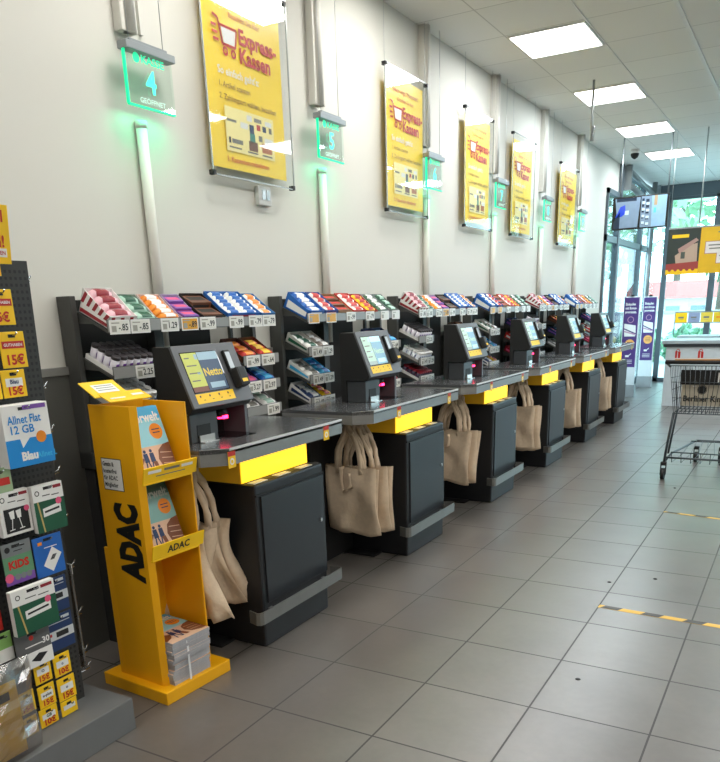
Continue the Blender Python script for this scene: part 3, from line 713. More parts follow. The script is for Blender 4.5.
for k in range(6):
    ky = KY[k]; g = 'cotton tote bags under the counter of the ' + kname(k)
    if k == 0:
        for j in range(5):
            make_tote((1, 3, 5, 7, 1)[j], (-.60 + .008 * j, ky - .25 + .022 * j, .885), (math.radians(2 * j - 2), math.radians((-4, 3, 7, 0, -5)[j]), math.radians(10 + 8 * j)), 'crumpled beige cotton tote bag behind the yellow magazine stand', g)
    else:
        n = 5 if k < 4 else 4
        for j in range(n):
            make_tote((0, 2, 4, 6)[(j + k) % 4], (-.595 + .007 * j, ky - .325 + .036 * j, .885 - .004 * j), (math.radians(1.5), math.radians((-1, 2, -2.5, 3, 1)[j]) + (math.radians(4) if k == 2 else 0), math.radians(-4 + 5 * j)),
                      ('foremost beige cotton tote bag hanging under the counter of the ' if j == 0 else 'beige cotton tote bag behind the foremost one at the ') + kname(k), g)

# ------------------------------------------------------------------ yellow magazine stand
R0 = empty('magazine_stand', (-.58, .02, 0), 'yellow floor stand lettered ADAC on its side, holding magazines beside the self-checkout', 'magazine stand', rotz=math.radians(-4))
def lw(mb, name, mats, parent): return mb.build(name, mats, parent, local=True)
# local: x front (+), y width, z up; width .27, depth .30
base = lw(MB().box(-.195, .195, -.185, .185, 0, .055, .004), 'base', YEL, R0)
ya, yb2, xb, xf2 = -.145, .125, -.105, .13
p = MB(); p.box(xb, xf2, ya, ya + .008, .055, 1.195, .002); p.box(xb - .022, xb + .01, ya - .001, ya + .010, .055, .62, .002); p.prism([(xf2, ya), (xf2 + .018, ya + .022), (xf2 + .012, ya + .028), (xf2 - .006, ya + .008)], 2, .055, 1.195)
lp = lw(p, 'side_panel', YEL, R0)
fr = Fr((xb, ya - .0006, 1.195), (1, 0, 0), (0, 0, -1))
g = MB(); g.m = 0
up = Fr((.098, ya - .0006, .51), (0, 0, 1), (1, 0, 0))
g.text(up, 'ADAC', 0, 0, .172, .001, .065, 'LEFT', .64)
g.m = 1; g.slab(fr, .04, .205, .15, .325, .0, .001); g.m = 0; g.slab(fr, .037, .202, .153, .328, -.0003, .0005)
for i, t_ in enumerate(('Gratis &', 'kostenfrei', 'für ADAC', 'Mitglieder')): g.text(fr, t_, .045, .232 + i * .027, .024, .002, .02, 'LEFT', .8)
lw(g, 'lettering', [INK, WHITE], lp)
lw(MB().box(xb, xf2 + .012, yb2 - .008, yb2, .055, 1.185, .002), 'side_panel', YEL, R0)
lw(MB().box(xb, xb + .008, ya + .008, yb2 - .008, .055, 1.19), 'back_panel', YEL, R0)
for i, (zl) in enumerate((.905, .60)):
    s = MB(); s.box(xb + .008, xf2 - .01, ya + .008, yb2 - .008, zl - .01, zl)
    sh = lw(s, 'shelf', YEL, R0)
    fl = Fr((xf2 + .03, ya + .01, zl + .058), (0, 1, 0), (-.25, 0, -1))
    l = MB(); l.slab(fl, 0, 0, .275, .062, -.003, .003, .001); l.box(xf2 - .012, xf2 + .02, ya + .01, yb2 - .01, zl - .008, zl - .003)
    l.m = 1
    if i: l.text(fl, 'ADAC', .135, .045, .042, .004, .03, 'CENTER')
    else:
        l.m = 2; l.rect(fl, .02, .012, .085, .024, .004); l.rect(fl, .19, .012, .25, .024, .004); l.m = 3; l.rect(fl, .10, .012, .18, .022, .004); l.rect(fl, .06, .036, .21, .04, .004)
    lw(l, 'front_lip', [YELC, INK, WHITE, INKG], sh)
hd = Fr((-.03, ya - .005, 1.235), (0, 1, 0), (.75, 0, -.3))
g = MB(); g.slab(hd, 0, 0, .20, .075, -.003, .002, .001); g.m = 1; g.rect(hd, .02, .045, .09, .055, .003); g.rect(hd, .13, .03, .185, .045, .003)
lw(g, 'header_plate', [YELC, WHITE], R0)
tc_ = Fr((-.105, ya - .03, 1.275), (0, 1, 0), (.75, 0, -.42))
g = MB(); g.slab(tc_, 0, 0, .16, .105, -.002, .002, .001); g.slab(tc_, .085, .105, .11, .15, -.002, .002); g.m = 1; g.rect(tc_, .035, .025, .135, .08, .003); g.m = 2
for i in range(3): g.rect(tc_, .045, .034 + .014 * i, .125, .038 + .014 * i, .0035)
lw(g, 'notice_card', [YELC, WHITE, INKG], R0)
# magazines
def mag_mesh(t=.004):
    """lies in a frame: u width .21, v height .28"""
    m = MB(); fr = Fr((0, 0, 0), (0, 1, 0), (0, 0, -1)); w, h = .205, .28
    m.m = 7; m.slab(fr, 0, 0, w, h, -t, 0)
    m.m = 0; m.rect(fr, 0, 0, w, .05, .0006); m.m = 1; m.rect(fr, 0, .05, w, .155, .0006); m.m = 2; m.rect(fr, 0, .155, w, h, .0006)
    m.m = 3; m.text(fr, 'Motorwelt', .008, .058, .052, .0014, .03, 'LEFT', .82)
    m.m = 4; m.disc(fr, .16, .10, .032, .0012); m.m = 6; m.rect(fr, .14, .09, .18, .094, .0016); m.rect(fr, .142, .103, .178, .107, .0016)
    m.m = 5
    m.poly(fr, [(.205, .15), (.17, .155), (.14, .175), (.128, .21), (.14, .245), (.18, .262), (.205, .262)], .0010)
    m.poly(fr, [(0, .17), (.035, .18), (.06, .2), (.04, .23), (0, .25)], .0010)
    m.m = 2
    for i in range(3): m.line(fr, .145, .185 + .022 * i, .20, .192 + .022 * i, .003, .0014)
    m.m = 6
    for q in (.07, .10):
        m.disc(fr, q, .172, .007, .0016, 10); m.poly(fr, [(q - .010, .18), (q + .010, .18), (q + .012, .215), (q - .012, .215)], .0015); m.line(fr, q - .005, .21, q - .012, .252, .006, .0015); m.line(fr, q + .004, .21, q + .014, .25, .006, .0015)
    m.m = 5; m.poly(fr, [(.095, .215), (.115, .215), (.122, .252), (.105, .252)], .0017)
    return m
PAGES = mat('paper_edges', 'a8a7aa', .6, var=.2, scale=90)
MAGM = [SKYB, mat('cover_pale_sky', '8fcbd8', .3), SAND, WHITE, ORANGE, mat('cover_brown', '7a4526', .35), NAVY, PAGES]
MAGM2 = [mat('cover_teal', '3d6b66', .3), mat('cover_pale_teal', '7fb0ac', .3), SAND, mat('cover_dull_white', 'a5b4b0', .4), ORANGE, MAGM[5], NAVY, PAGES]
W0 = Matrix.LocRotScale(R0.location, R0.rotation_euler, None)
def put_local(o, lx, ly, lz, rot):
    o.location = W0 @ Vector((lx, ly, lz)); o.rotation_euler = (rot[0], rot[1], rot[2] + R0.rotation_euler.z)
for lvl, zl in enumerate((.905, .60)):
    mm = mag_mesh(.005)
    for j in range(4):
        key = 'mag%d' % lvl
        if key not in PROTO: o = PROTO[key] = mm.build('magazine', MAGM if lvl == 0 else MAGM2, local=True)
        else: o = PROTO[key].copy(); COL.objects.link(o)
        a = math.radians(-20)
        put_local(o, xf2 - .112 - .0068 * j, ya + .022, zl + .002 + .28 * math.cos(a), (0, a, 0))
        tag(o, ('front' if j == 0 else 'hidden rear') + ' travel magazine leaning on the %s level of the yellow stand' % ('upper' if lvl == 0 else 'middle'), 'magazine', 'magazines on the %s level of the yellow stand' % ('upper' if lvl == 0 else 'middle'))
pm = mag_mesh(.0125)
n = 15
for j in range(n):
    if 'magflat' not in PROTO: o = PROTO['magflat'] = pm.build('magazine', MAGM, local=True)
    else: o = PROTO['magflat'].copy(); COL.objects.link(o)
    q = rnd.uniform(-.004, .004) + (.006 if j >= 8 else -.004)
    put_local(o, xf2 + .05 - .28 + q, ya + .028 + rnd.uniform(-.004, .004), .055 + .0128 * (j + 1), (0, -PI / 2, math.radians(rnd.uniform(-1.5, 1.5))))
    tag(o, 'topmost magazine lying flat on the pile at the foot of the yellow stand' if j == n - 1 else 'magazine lying in the pile at the foot of the yellow stand, under the top one', 'magazine', 'magazine pile on the yellow stand base')
for s, (z0, z1) in enumerate(((.056, .055 + .0128 * 8), (.055 + .0128 * 8, .055 + .0128 * 15))):
    m = MB(); xx = xf2 + .05 + .0065; m.box(xx, xx + .001, -.045, -.035, z0, z1)
    o = lw(m, 'binding_strap', mat('strap_white', 'e6e6e6', .4), None)
    o.location = W0 @ Vector((0, 0, 0)); o.rotation_euler = R0.rotation_euler
    tag(o, ('lower' if s == 0 else 'upper') + ' white plastic strap around the magazine bundle on the yellow stand', 'strap')

# ------------------------------------------------------------------ gift card rack
rk = empty('gift_card_rack', (-.62, -1.0, 0), 'tall dark perforated rack full of gift cards standing on a grey plinth', 'display rack')
MB().box(-1.08, -.39, -2.0, -.36, 0, .13, .003).build('plinth', PLINTH, rk)
bd = MB().prism([(-2.0, .13), (-.435, .13), (-.39, 1.69), (-2.0, 1.69)], 0, -.60, -.565)
bd.m = 1
for iz in range(74):
    for iy in range(16):
        y = -.45 + .045 * iz / 74 - .018 * iy; z = .16 + .0205 * iz
        bd.rect(Fr((-.565, y, z), (0, 1, 0), (0, 0, -1)), -.0045, -.0045, .0045, .0045, .0006)
bd.build('perforated_board', [mat('rack_board', '2c2b29', .5), BLACK], rk)
MB().prism([(-.47, .13), (-.435, .13), (-.39, 1.69), (-.43, 1.69)], 0, -.68, -.60).build('upright', mat('rack_upright', '56524a', .5), rk)
for z in (1.63, 1.28, 1.13, .98, .80, .62, .43, .27, .20):
    MB().tube([(-.64, -.405, z), (-.64, -.34, z + .004), (-.64, -.325, z + .02)], .003, 6).tube([(-.625, -.405, z - .005), (-.625, -.345, z)], .003, 6).build('side_hook', CHROME, rk)
sg = empty('header_sign', (-.52, -.8, 1.68), 'yellow header sign with red lettering on top of the gift card rack', 'sign')
fr = Fr((-.52, -.985, 1.845), (0, 1, 0), (-.12, 0, -1)); g = MB(); g.slab(fr, 0, 0, .52, .17, -.004, 0, .001); g.m = 1
for i, t_ in enumerate(('Für Ihr Mobil', 'Geld und', 'Aufladen!')): g.text(fr, t_, (.50, .475, .50)[i], .048 + .036 * i, .046, .002, .03, 'RIGHT')
g.m = 2; g.rect(fr, .40, .125, .505, .15, .001); g.m = 1; g.text(fr, 'AUFLADEN', .50, .143, .016, .002, .02, 'RIGHT')
g.build('panel', [YELC, RED, WHITE], sg)
MB().box(-.56, -.525, -.62, -.52, 1.64, 1.70).build('clamp', YELC, sg)
def card(name, lab, y0, y1, z0, z1, mats, draw=None, x=-.50, t=.004, tilt=0., cat='gift card', header=None):
    r = empty(name, (x, (y0 + y1) / 2, z0), lab, cat, 'cards hanging on the gift card rack')
    fr = Fr((x, y0, z1), (0, 1, 0), (tilt, 0, -1)); w, h = y1 - y0, (z1 - z0) * math.sqrt(1 + tilt * tilt)
    m = MB(); m.slab(fr, 0, 0, w, h, -t, 0, min(.002, t * .4)); body = m.build('card_face', mats[0], r)
    g = MB()
    if draw: draw(g, fr, w, h)
    g.m = 0
    g.build('print', mats, body)
    # euro hole and the peg it hangs on
    MB().rect(fr, w * .36, .008, w * .64, .018, .0009).build('hang_hole', BLACK, body)
    MB().tube([(-.566, (y0 + y1) / 2, z1 - .012), (x + .02, (y0 + y1) / 2, z1 - .010), (x + .028, (y0 + y1) / 2, z1 - .002)], .0022, 6).build('peg', CHROME, r)
    return r
def d_val(t1, big, white=None, logo=None):
    def f(g, fr, w, h):
        if white is not None:
            g.m = 1; g.rect(fr, w * .14, h * .3, w * .86, h * .6, .0008)
            if logo: g.m = logo[1]; g.text(fr, logo[0], w / 2, h * .5, w * .22, .0014, .03, 'CENTER')
        elif t1: g.m = 2; g.rect(fr, w * .06, h * .26, w * .94, h * .46, .0008); g.m = 1; g.text(fr, t1, w / 2, h * .4, w * .14, .0014, .02, 'CENTER')
        g.m = 2; g.text(fr, big, w / 2, h * .90, w * (.46 if len(big) < 4 else .36) * (1 if white is None else .9), .0014, .035, 'CENTER')
    return f
YM = [YELC, WHITE, RED, NAVY, GREEN, INK]
card('top_up_card', 'yellow top-up card with red 5€ directly under the header sign', -.60, -.515, 1.495, 1.60, YM, d_val('GUTHABEN', '5€'))
card('top_up_card', 'large yellow top-up card with red 15€ under the 5€ card', -.585, -.495, 1.365, 1.475, YM, d_val('GUTHABEN', '15€'))
card('top_up_card', 'yellow 15€ top-up card with white logo field above the blue box', -.60, -.515, 1.275, 1.36, YM, d_val('', '15€', 1, ('Blau', 3)))
card('top_up_card', 'plain yellow top-up card at the photo edge above the blue box', -.70, -.605, 1.275, 1.36, YM, d_val('', '15€', 1))
def d_allnet(g, fr, w, h):
    g.m = 1; g.rect(fr, 0, h * .55, w, h, .0008); g.m = 0; g.poly(fr, [(w * .3, h * .54), (w * .52, h * .54), (w * .34, h * .70)], .001)
    g.m = 2; g.rect(fr, w * .45, h * .02, w * .95, h * .09, .001); g.m = 1; g.text(fr, 'Allnet Flat', w * .1, h * .3, .036, .0014, .02, 'LEFT', .82); g.text(fr, '12 GB', w * .1, h * .46, .036, .0014, .02)
    g.m = 3; g.disc(fr, w * .76, h * .56, .019, .0014); g.m = 0; g.text(fr, 'Blau', w * .28, h * .9, .036, .0014, .05); g.m = 4; g.text(fr, 'Allnet L', w * .62, h * .9, .026, .0014, .02, 'LEFT', .9)
card('sim_card_box', 'white and blue phone plan box reading Allnet Flat 12 GB', -.645, -.472, 1.06, 1.255, [WHITE, mat('box_blue', '1887d0', .4), VIOLET, ORANGE, SKYB], d_allnet, x=-.47, t=.05, cat='box')
def d_head(fn):
    def f(g, fr, w, h):
        g.m = 1; g.rect(fr, 0, 0, w, h * .34, .0008); g.m = 2; g.ring(fr, w * .14, h * .16, .006, .009, .0014); g.m = 3; g.rect(fr, w * .68, h * .05, w * .95, h * .12, .0012); g.m = 2
        g.rect(fr, w * .3, h * .22, w * .55, h * .24, .0012); g.rect(fr, w * .6, h * .24, w * .85, h * .26, .0012); fn(g, fr, w, h)
    return f
def d_glasses(g, fr, w, h):
    g.m = 2; g.rect(fr, w * .12, h * .38, w * .9, h * .93, .0012); g.m = 1
    for q, s in ((.36, -1), (.58, 1)):
        u = w * q; g.poly(fr, [(u - .010, h * .45), (u + .010, h * .43), (u + .008 , h * .62), (u - .006, h * .62)], .0016); g.line(fr, u, h * .62, u + s * .006, h * .86, .003, .0016); g.line(fr, u + s * .006 - .01, h * .87, u + s * .006 + .01, h * .86, .003, .0016)
    g.m = 4; g.disc(fr, w * .86, h * .44, .010, .0018)
HM = [WHITE, WHITE, INK, DKRED, PINK, GREEN, mat('gold_ribbon', 'b9a060', .4)]
card('gift_card', 'white gift card picturing two champagne glasses on black', -.69, -.575, .84, .985, HM, d_head(d_glasses), x=-.50, t=.02)
def d_green(g, fr, w, h):
    g.m = 5; g.rect(fr, 0, h * .34, w, h, .0012); g.m = 6; g.line(fr, w * .12, h * .34, w * .22, h, .006, .0016); g.m = 1; g.poly(fr, [(w * .25, h * .5), (w * .85, h * .44), (w * .85, h * .64), (w * .25, h * .68)], .0018); g.m = 2; g.line(fr, w * .3, h * .58, w * .8, h * .54, .007, .002); g.m = 4; g.disc(fr, w * .8, h * .4, .012, .0022)
card('gift_card', 'green gift card with gold ribbon, upper one near the rack edge', -.572, -.452, .825, .985, HM, d_head(d_green), x=-.485, t=.02)
def d_kids(g, fr, w, h):
    g.m = 1; g.rect(fr, 0, 0, w, h * .32, .0008); g.m = 2; g.disc(fr, w * .2, h * .15, .010, .0012); g.rect(fr, w * .4, h * .1, w * .8, h * .13, .0012); g.rect(fr, w * .4, h * .2, w * .7, h * .22, .0012)
    g.m = 4; g.rect(fr, 0, h * .32, w, h, .001); g.m = 3; g.text(fr, 'KIDS', w / 2, h * .62, .036, .002, .05, 'CENTER'); g.m = 5; g.rect(fr, 0, h * .8, w, h, .0014); g.m = 1
    for q in (.4, .6, .8): g.disc(fr, w * q, h * .84, .011, .002, 10)
    g.m = 6; g.disc(fr, w * .12, h * .82, .016, .002, 10)
card('gift_card', 'colourful green kids gift card with dark header beside the blue card', -.71, -.60, .68, .82, [INK, mat('card_grey_header', '777b7c', .4), INK, RED, mat('card_meadow', '5f8f6a', .4), VIOLET, PINK], d_kids, x=-.50)
def d_blue(g, fr, w, h):
    g.m = 2; g.rect(fr, w * .15, h * .12, w * .3, h * .2, .001); g.m = 1; g.rect(fr, w * .35, h * .28, w * .8, h * .30, .001); g.poly(fr, [(w * .25, h * .72), (w * .62, h * .3), (w * .92, h * .52), (w * .55, h * .92)], .0014)
    g.m = 3
    for i in range(5): g.line(fr, w * (.5 + .03 * i), h * (.62 - .022 * i * 0 ), w * (.62 + .03 * i), h * .5, .0022, .002)
card('gift_card', 'bright blue gift card with slanted white barcode sticker', -.595, -.48, .67, .81, [BLUE, WHITE, ORANGE, INK], d_blue, x=-.495)
def d_navy(g, fr, w, h):
    g.m = 1; g.rect(fr, 0, h * .42, w, h * .68, .001); g.m = 3; g.rect(fr, w * .35, h * .47, w * .8, h * .62, .0014); g.m = 2; g.rect(fr, w * .08, h * .47, w * .2, h * .55, .0014); g.m = 1; g.rect(fr, w * .1, h * .2, w * .9, h * .22, .001); g.rect(fr, w * .6, h * .06, w * .9, h * .14, .001)
NM = [NAVY, mat('card_silver', 'c3c6c8', .4), RED, INK]
card('gift_card', 'navy gift card with silver band directly under the blue card', -.595, -.485, .53, .655, NM, d_navy)
card('gift_card', 'lower navy gift card with silver band above the small yellow cards', -.60, -.485, .39, .52, NM, d_navy)
card('gift_card', 'green gift card with gold ribbon, lower one in the front row', -.745, -.58, .525, .68, HM, d_head(d_green), x=-.44, t=.02)
def d_grey(g, fr, w, h):
    g.m = 2; g.disc(fr, w * .45, h * .2, .009, .001); g.m = 1; g.rect(fr, w * .25, h * .4, w * .75, h * .43, .001); g.text(fr, '30', w * .85, h * .45, .03, .0014, .03, 'CENTER'); g.rect(fr, w * .15, h * .58, w, h, .001); g.m = 3; g.poly(fr, [(w * .35, h * .8), (w * .6, h * .66), (w * .85, h * .72), (w * .6, h * .9)], .0014)
card('gift_card', 'grey gift card marked 30 with white lower part', -.74, -.605, .385, .52, [mat('card_grey', '5b5b5c', .4), WHITE, RED, INK], d_grey, x=-.47)
card('gift_card', 'pale green card at the photo edge below the blue box', -.71, -.625, .985, 1.065, [mat('card_pale_green', '9db48c', .4), RED, RED, WHITE], lambda g, fr, w, h: (setattr(g, 'm', 2), g.rect(fr, w * .3, h * .4, w * .9, h * .7, .001)))
card('gift_card', 'light green card low at the photo edge', -.80, -.735, .44, .54, [mat('card_light_green', '8fbf6a', .4), WHITE, INK, WHITE], lambda g, fr, w, h: (setattr(g, 'm', 1), g.rect(fr, 0, h * .55, w, h, .001)), x=-.49)
card('gift_card', 'red card at the photo edge beside the lower green card', -.79, -.755, .55, .67, [RED, WHITE, INK, WHITE], None, x=-.49)
for (y0, y1, z0, z1, big, lg, lab) in ((-.67, -.602, .30, .38, '15€', ('O', 5), 'small yellow 15€ card, upper row, third from the rack edge'), (-.59, -.52, .292, .375, '10€', ('o', 3), 'small yellow 10€ card in the upper row at the rack edge'),
        (-.67, -.602, .207, .29, '15€', ('e-plus', 5), 'small yellow 15€ card in the middle row, second from the edge'), (-.59, -.515, .195, .283, '15€', ('o', 3), 'small yellow 15€ card in the middle row at the rack edge'),
        (-.68, -.605, .135, .205, '10€', ('GB', 4), 'small yellow 10€ card in the lowest row'), (-.59, -.52, .135, .192, '', ('', 3), 'small yellow card with blank front in the lowest row at the edge'),
        (-.75, -.685, .22, .30, '15€', ('a', 5), 'small yellow 15€ card half behind the crinkled bag, middle row'), (-.755, -.69, .135, .205, '10€', ('', 4), 'small yellow 10€ card half behind the crinkled bag, lowest row')):
    card('top_up_card', lab, y0, y1, z0, z1, YM, d_val('', big, 1, lg), x=-.50)
# hanging blister pack on the side hooks
r = empty('blister_pack', (-.62, -.36, .5), 'clear narrow blister pack hanging on the side hooks of the gift card rack', 'packaging')
MB().box(-.655, -.60, -.385, -.375, .22, .64, .002).build('film', PLFILM, r); MB().box(-.65, -.605, -.372, -.370, .60, .64).build('header_card', WHITE, r)
# crinkled bag close to the camera
r = empty('crinkled_bag', (-.40, -.86, .13), 'crinkled clear plastic bag with yellow card inside, standing on the grey plinth', 'bag')
m = MB(); nu, nv = 9, 14; rr = random.Random(4); ff = []; bb = []
for j in range(nv + 1):
    for i in range(nu + 1):
        s = i / nu; t_ = j / nv
        n_ = rr.uniform(-.008, .008); y = -1.05 + .315 * s + .006 * math.sin(9 * t_); z = .131 + .335 * t_
        e = min(1, 4 * min(s, 1 - s)) * min(1, 5 * min(t_ + .05, 1 - t_)); ff.append((-.425 + .03 * e + n_ * (e > 0), y, z)); bb.append((-.43 - .02 * e, y, z))
q = (nu + 1) * (nv + 1); fs = []
for j in range(nv):
    for i in range(nu):
        a = j * (nu + 1) + i; fs += [(a, a + 1, a + nu + 2, a + nu + 1), (q + a, q + a + nu + 1, q + a + nu + 2, q + a + 1)]
m.add(ff + bb, fs); m.build('film', PLFILM, r)
MB().box(-.432, -.428, -1.04, -.79, .14, .40).build('card_insert', YELC, r)
MB().box(-.4278, -.427, -.90, -.82, .34, .37).build('label', INK, r)

# ------------------------------------------------------------------ ceiling lights, camera, rods
def lamp(x, y, lab, vis=True):
    r = empty('ceiling_light', (x, y, H), lab, 'ceiling light', 'square ceiling lights')
    MB().box(x - .3, x + .3, y - .31, y + .31, H - .012, H - .001).build('frame', mat('lamp_frame', 'e4e4e0', .4), r)
    MB().box(x - .285, x + .285, y - .295, y + .295, H - .016, H - .012).build('diffuser', LAMP, r)
LIGHTY = [4.735, 6.675, 8.61, 10.53]
for k, y in enumerate(LIGHTY): lamp(-.37, y, '%s bright square ceiling light, counted from the camera' % ORD[k])
for y in (.855, 2.795, -1.08, -3.0):
    lamp(-.37 + .0, y, 'square ceiling light overhead, further back in the same row')
for x in (2.13, 4.63):
    for y in (-3., -1.08, .855, 2.795, 4.735, 6.675, 8.61, 10.53): lamp(x, y, 'square ceiling light in a further row of the store')
LE = 46
for x in (-.37, 2.13, 4.63):
    for y in (-3., -1.08, .855, 2.795, 4.735, 6.675, 8.61, 10.53):
        l = bpy.data.lights.new('ceiling_lamp', 'AREA'); l.shape = 'RECTANGLE'; l.size = .56; l.size_y = .58; l.energy = LE * (.6 if y < 2 else .85 if y < 4 else 1); l.color = (1, .975, .93) if y < 4 else (.93, .96, 1) if y < 6 else (.82, .92, 1)
        o = bpy.data.objects.new('ceiling_lamp', l); COL.objects.link(o); o.location = (x, y, H - .02)
r = empty('security_camera', (-.73, 9.9, H), 'small dark dome camera on the ceiling near the last light', 'camera')
MB().lathe((-.73, 9.9, H - .05), [(.055, 0), (.06, .02), (.06, .05)], 18).build('mount', WHITE, r)
MB().lathe((-.73, 9.9, H - .12), [(.01, 0), (.04, .02), (.055, .05), (.055, .07)], 18).build('dome', BLACK, r)
r = empty('hanging_rod', (-.39, 6.07, H), 'thin metal rod hanging from the ceiling in front of the second ceiling light', 'rod')
MB().tube([(-.39, 6.07, 2.99), (-.39, 6.07, H)], .012, 10).build('rod', STEEL_L, r); MB().tube([(-.37, 6.07, 2.99), (-.37, 6.07, 3.12)], .010, 8).build('sleeve', STEEL_L, r)

# ------------------------------------------------------------------ television
Yt = 9.0
r = empty('television', (-.43, Yt, 2.6), 'flat television showing surveillance pictures, hung near the windows', 'television')
fr = Fr((-.785, Yt, 2.815), (1, 0, 0), (0, 0, -1)); Wt, Ht = .70, .40
MB().slab(fr, 0, 0, Wt, Ht, -.05, 0, .005).build('casing', BLACK, r)
g = MB(); g.rect(fr, .012, .012, Wt - .012, Ht - .012, .001)
rr = random.Random(5)
g.m = 1; g.poly(fr, [(.03, .02), (.35, .02), (.33, .38), (.08, .38)], .0014); g.m = 2; g.poly(fr, [(.10, .12), (.16, .1), (.17, .2), (.12, .24), (.04, .25)], .0018); g.m = 3; g.rect(fr, .16, .17, .21, .22, .0018)
g.m = 4; g.poly(fr, [(.02, .3), (.1, .18), (.1, .38), (.02, .385)], .0018); g.rect(fr, .05, .02, .3, .06, .0018)
g.m = 1; g.rect(fr, .36, .015, .67, .385, .0014); g.m = 5; g.poly(fr, [(.49, .015), (.675, .015), (.675, .385), (.5, .385)], .0016)
g.m = 4
for q in range(5): g.rect(fr, .37, .04 + .07 * q, .40, .07 + .07 * q, .0018); g.rect(fr, .42, .05 + .07 * q, .46, .085 + .07 * q, .0018)
g.m = 3
for q in range(4): g.rect(fr, .375, .075 + .08 * q, .41, .105 + .08 * q, .002); g.rect(fr, .425, .09 + .08 * q, .465, .12 + .08 * q, .002)
g.m = 6; g.rect(fr, .52, .015, .56, .13, .002); g.m = 7; g.rect(fr, .52, .16, .55, .22, .002)
E5 = .55
g.build('screen_picture', [SCREENBLK] + [mat('tv_' + n_, c, .2, emit=E5, var=.15) for n_, c in (('grey', '6f8296'), ('blue', '2440b0'), ('pale', 'b9cbd6'), ('dark', '1c2a3c'), ('floor', '86a8c0'), ('tan', 'a08a6c'), ('teal', '58b0b4'))], r)
for tx in (-.11, -.70): MB().tube([(tx, Yt + .03, 2.8), (tx, Yt + .03, H)], .009, 8).build('suspension_rod', ALU, r)
tag(MB().tube([(-1.02, 13.3, 0), (-1.02, 13.3, H)], .045, 16).build('steel_post', ALU, loc=(-1.02, 13.3, 0)), 'slim round grey post rising behind the television to the ceiling', 'post')

# ------------------------------------------------------------------ advertising gates
PURP = mat('gate_purple', '4b3170', .4)
for i, (x0, x1, y, z1, lab) in enumerate(((-.965, -.715, 11.1, 1.585, 'purple advertising gate panel beside the last self-checkout'), (-.95, -.715, 12.7, 1.585, 'purple advertising gate panel standing close to the window'))):
    r = empty('advertising_gate', ((x0 + x1) / 2, y, 0), lab, 'advertising gate', 'purple advertising gates'); w = x1 - x0
    MB().box(x0 - .012, x1 + .012, y - .03, y + .1, 0, .20, .006).build('base', mat('gate_base', '9a9d9f', .4), r)
    MB().box(x0, x1, y - .018, y + .02, .2, z1, .006).build('pillar', mat('gate_white', 'd5d8da', .35), r)
    MB().tube([(x0 + w * .5, y, z1), (x0 + w * .5, y, z1 + .03)], .03, 10).build('top_cap', BLACK, r)
    fr = Fr((x0 + .012, y - .0182, z1 - .015), (1, 0, 0), (0, 0, -1)); g = MB(); pw = w - .024; ph_ = z1 - .5; g.slab(fr, 0, 0, pw, ph_, 0, .002); g.m = 1
    for j, t_ in enumerate(('Einkaufen', 'mit Bonus-', 'programm.')): g.text(fr, t_, .02, .12 + .06 * j, .055, .003, .03, 'LEFT', .72)
    g.m = 3; g.ring(fr, pw * .5, .34, .04, .05, .003); g.m = 1; g.poly(fr, [(.02, .40), (pw - .03, .43), (pw - .02, .55), (.02, .47)], .003); g.poly(fr, [(.02, .49), (pw - .02, .57), (pw - .03, .6), (.03, .6)], .0034); g.m = 3; g.line(fr, .02, .52, pw - .03, .57, .02, .0036)
    g.m = 4; g.disc(fr, pw * .55, .72, .075, .003, 24); g.m = 5; 
    for j in range(3): g.rect(fr, pw * .35, .69 + .025 * j, pw * .75, .697 + .025 * j, .0036)
    g.m = 1; g.line(fr, pw * .3, .91, pw * .55, .91, .03, .003); g.line(fr, pw * .55, .90, pw * .7, .87, .012, .003)
    for j in range(3): g.rect(fr, pw * .2, .97 + .025 * j, pw * .8, .977 + .025 * j, .003)
    g.build('advert', [PURP, WHITE, RED, mat('gate_pinkish', 'b98fa8', .4), mat('gate_orange', 'e8a75c', .4), BROWN], r)

# ------------------------------------------------------------------ hanging banner
Yh = 9.0
r = empty('hanging_banner', (.35, Yh, 1.8), 'hanging banner, dark photo half and yellow half, in front of the end windows', 'banner')
MB().box(-.055, .335, Yh - .006, Yh + .006, 1.825, 2.375).build('photo_panel', mat('banner_dark', '26302a', .5), r)
fr = Fr((-.055, Yh - .0062, 2.375), (1, 0, 0), (0, 0, -1)); g = MB(); g.m = 0; g.rect(fr, .05, .07, .25, .11, .001); g.m = 1; g.poly(fr, [(.10, .32), (.28, .2), (.36, .18), (.37, .42), (.12, .44)], .001); g.m = 2; g.poly(fr, [(.13, .24), (.34, .12), (.37, .15), (.15, .30)], .0014); g.m = 3; g.rect(fr, .17, .28, .22, .36, .0016)
g.m = 4; g.poly(fr, [(0, .42), (.39, .40), (.39, .5), (0, .5)], .0018); g.m = 0; g.rect(fr, .0, .49, .39, .55, .0022); g.m = 4
for q in range(5): g.disc(fr, .05 + .07 * q, .49, .022, .0024, 10)
g.build('photo_print', [YELC, mat('banner_house', 'b49a86', .5), mat('banner_roof', 'a8847a', .5), mat('banner_door', '4a5248', .5), mat('banner_flowers', '9c3a34', .5)], r)
MB().box(.335, 1.30, Yh - .006, Yh + .006, 1.825, 2.375).build('yellow_panel', mat('banner_yellow', 'e0b112', .5), r)
fr = Fr((.335, Yh - .0062, 2.375), (1, 0, 0), (0, 0, -1)); g = MB()
for (a, b_, c, d) in ((.06, .17, .42, .32), (.2, .30, .6, .44)): g.m = 0; g.rect(fr, a, b_, c, d, .001); g.m = 1; g.rect(fr, a + .008, b_ + .008, c - .008, d - .008, .0014); g.m = 2; g.rect(fr, a + .04, b_ + .04, a + .24, b_ + .055, .0018); g.rect(fr, a + .05, b_ + .08, a + .22, b_ + .095, .0018)
g.m = 2; g.rect(fr, .2, .06, .5, .075, .001)
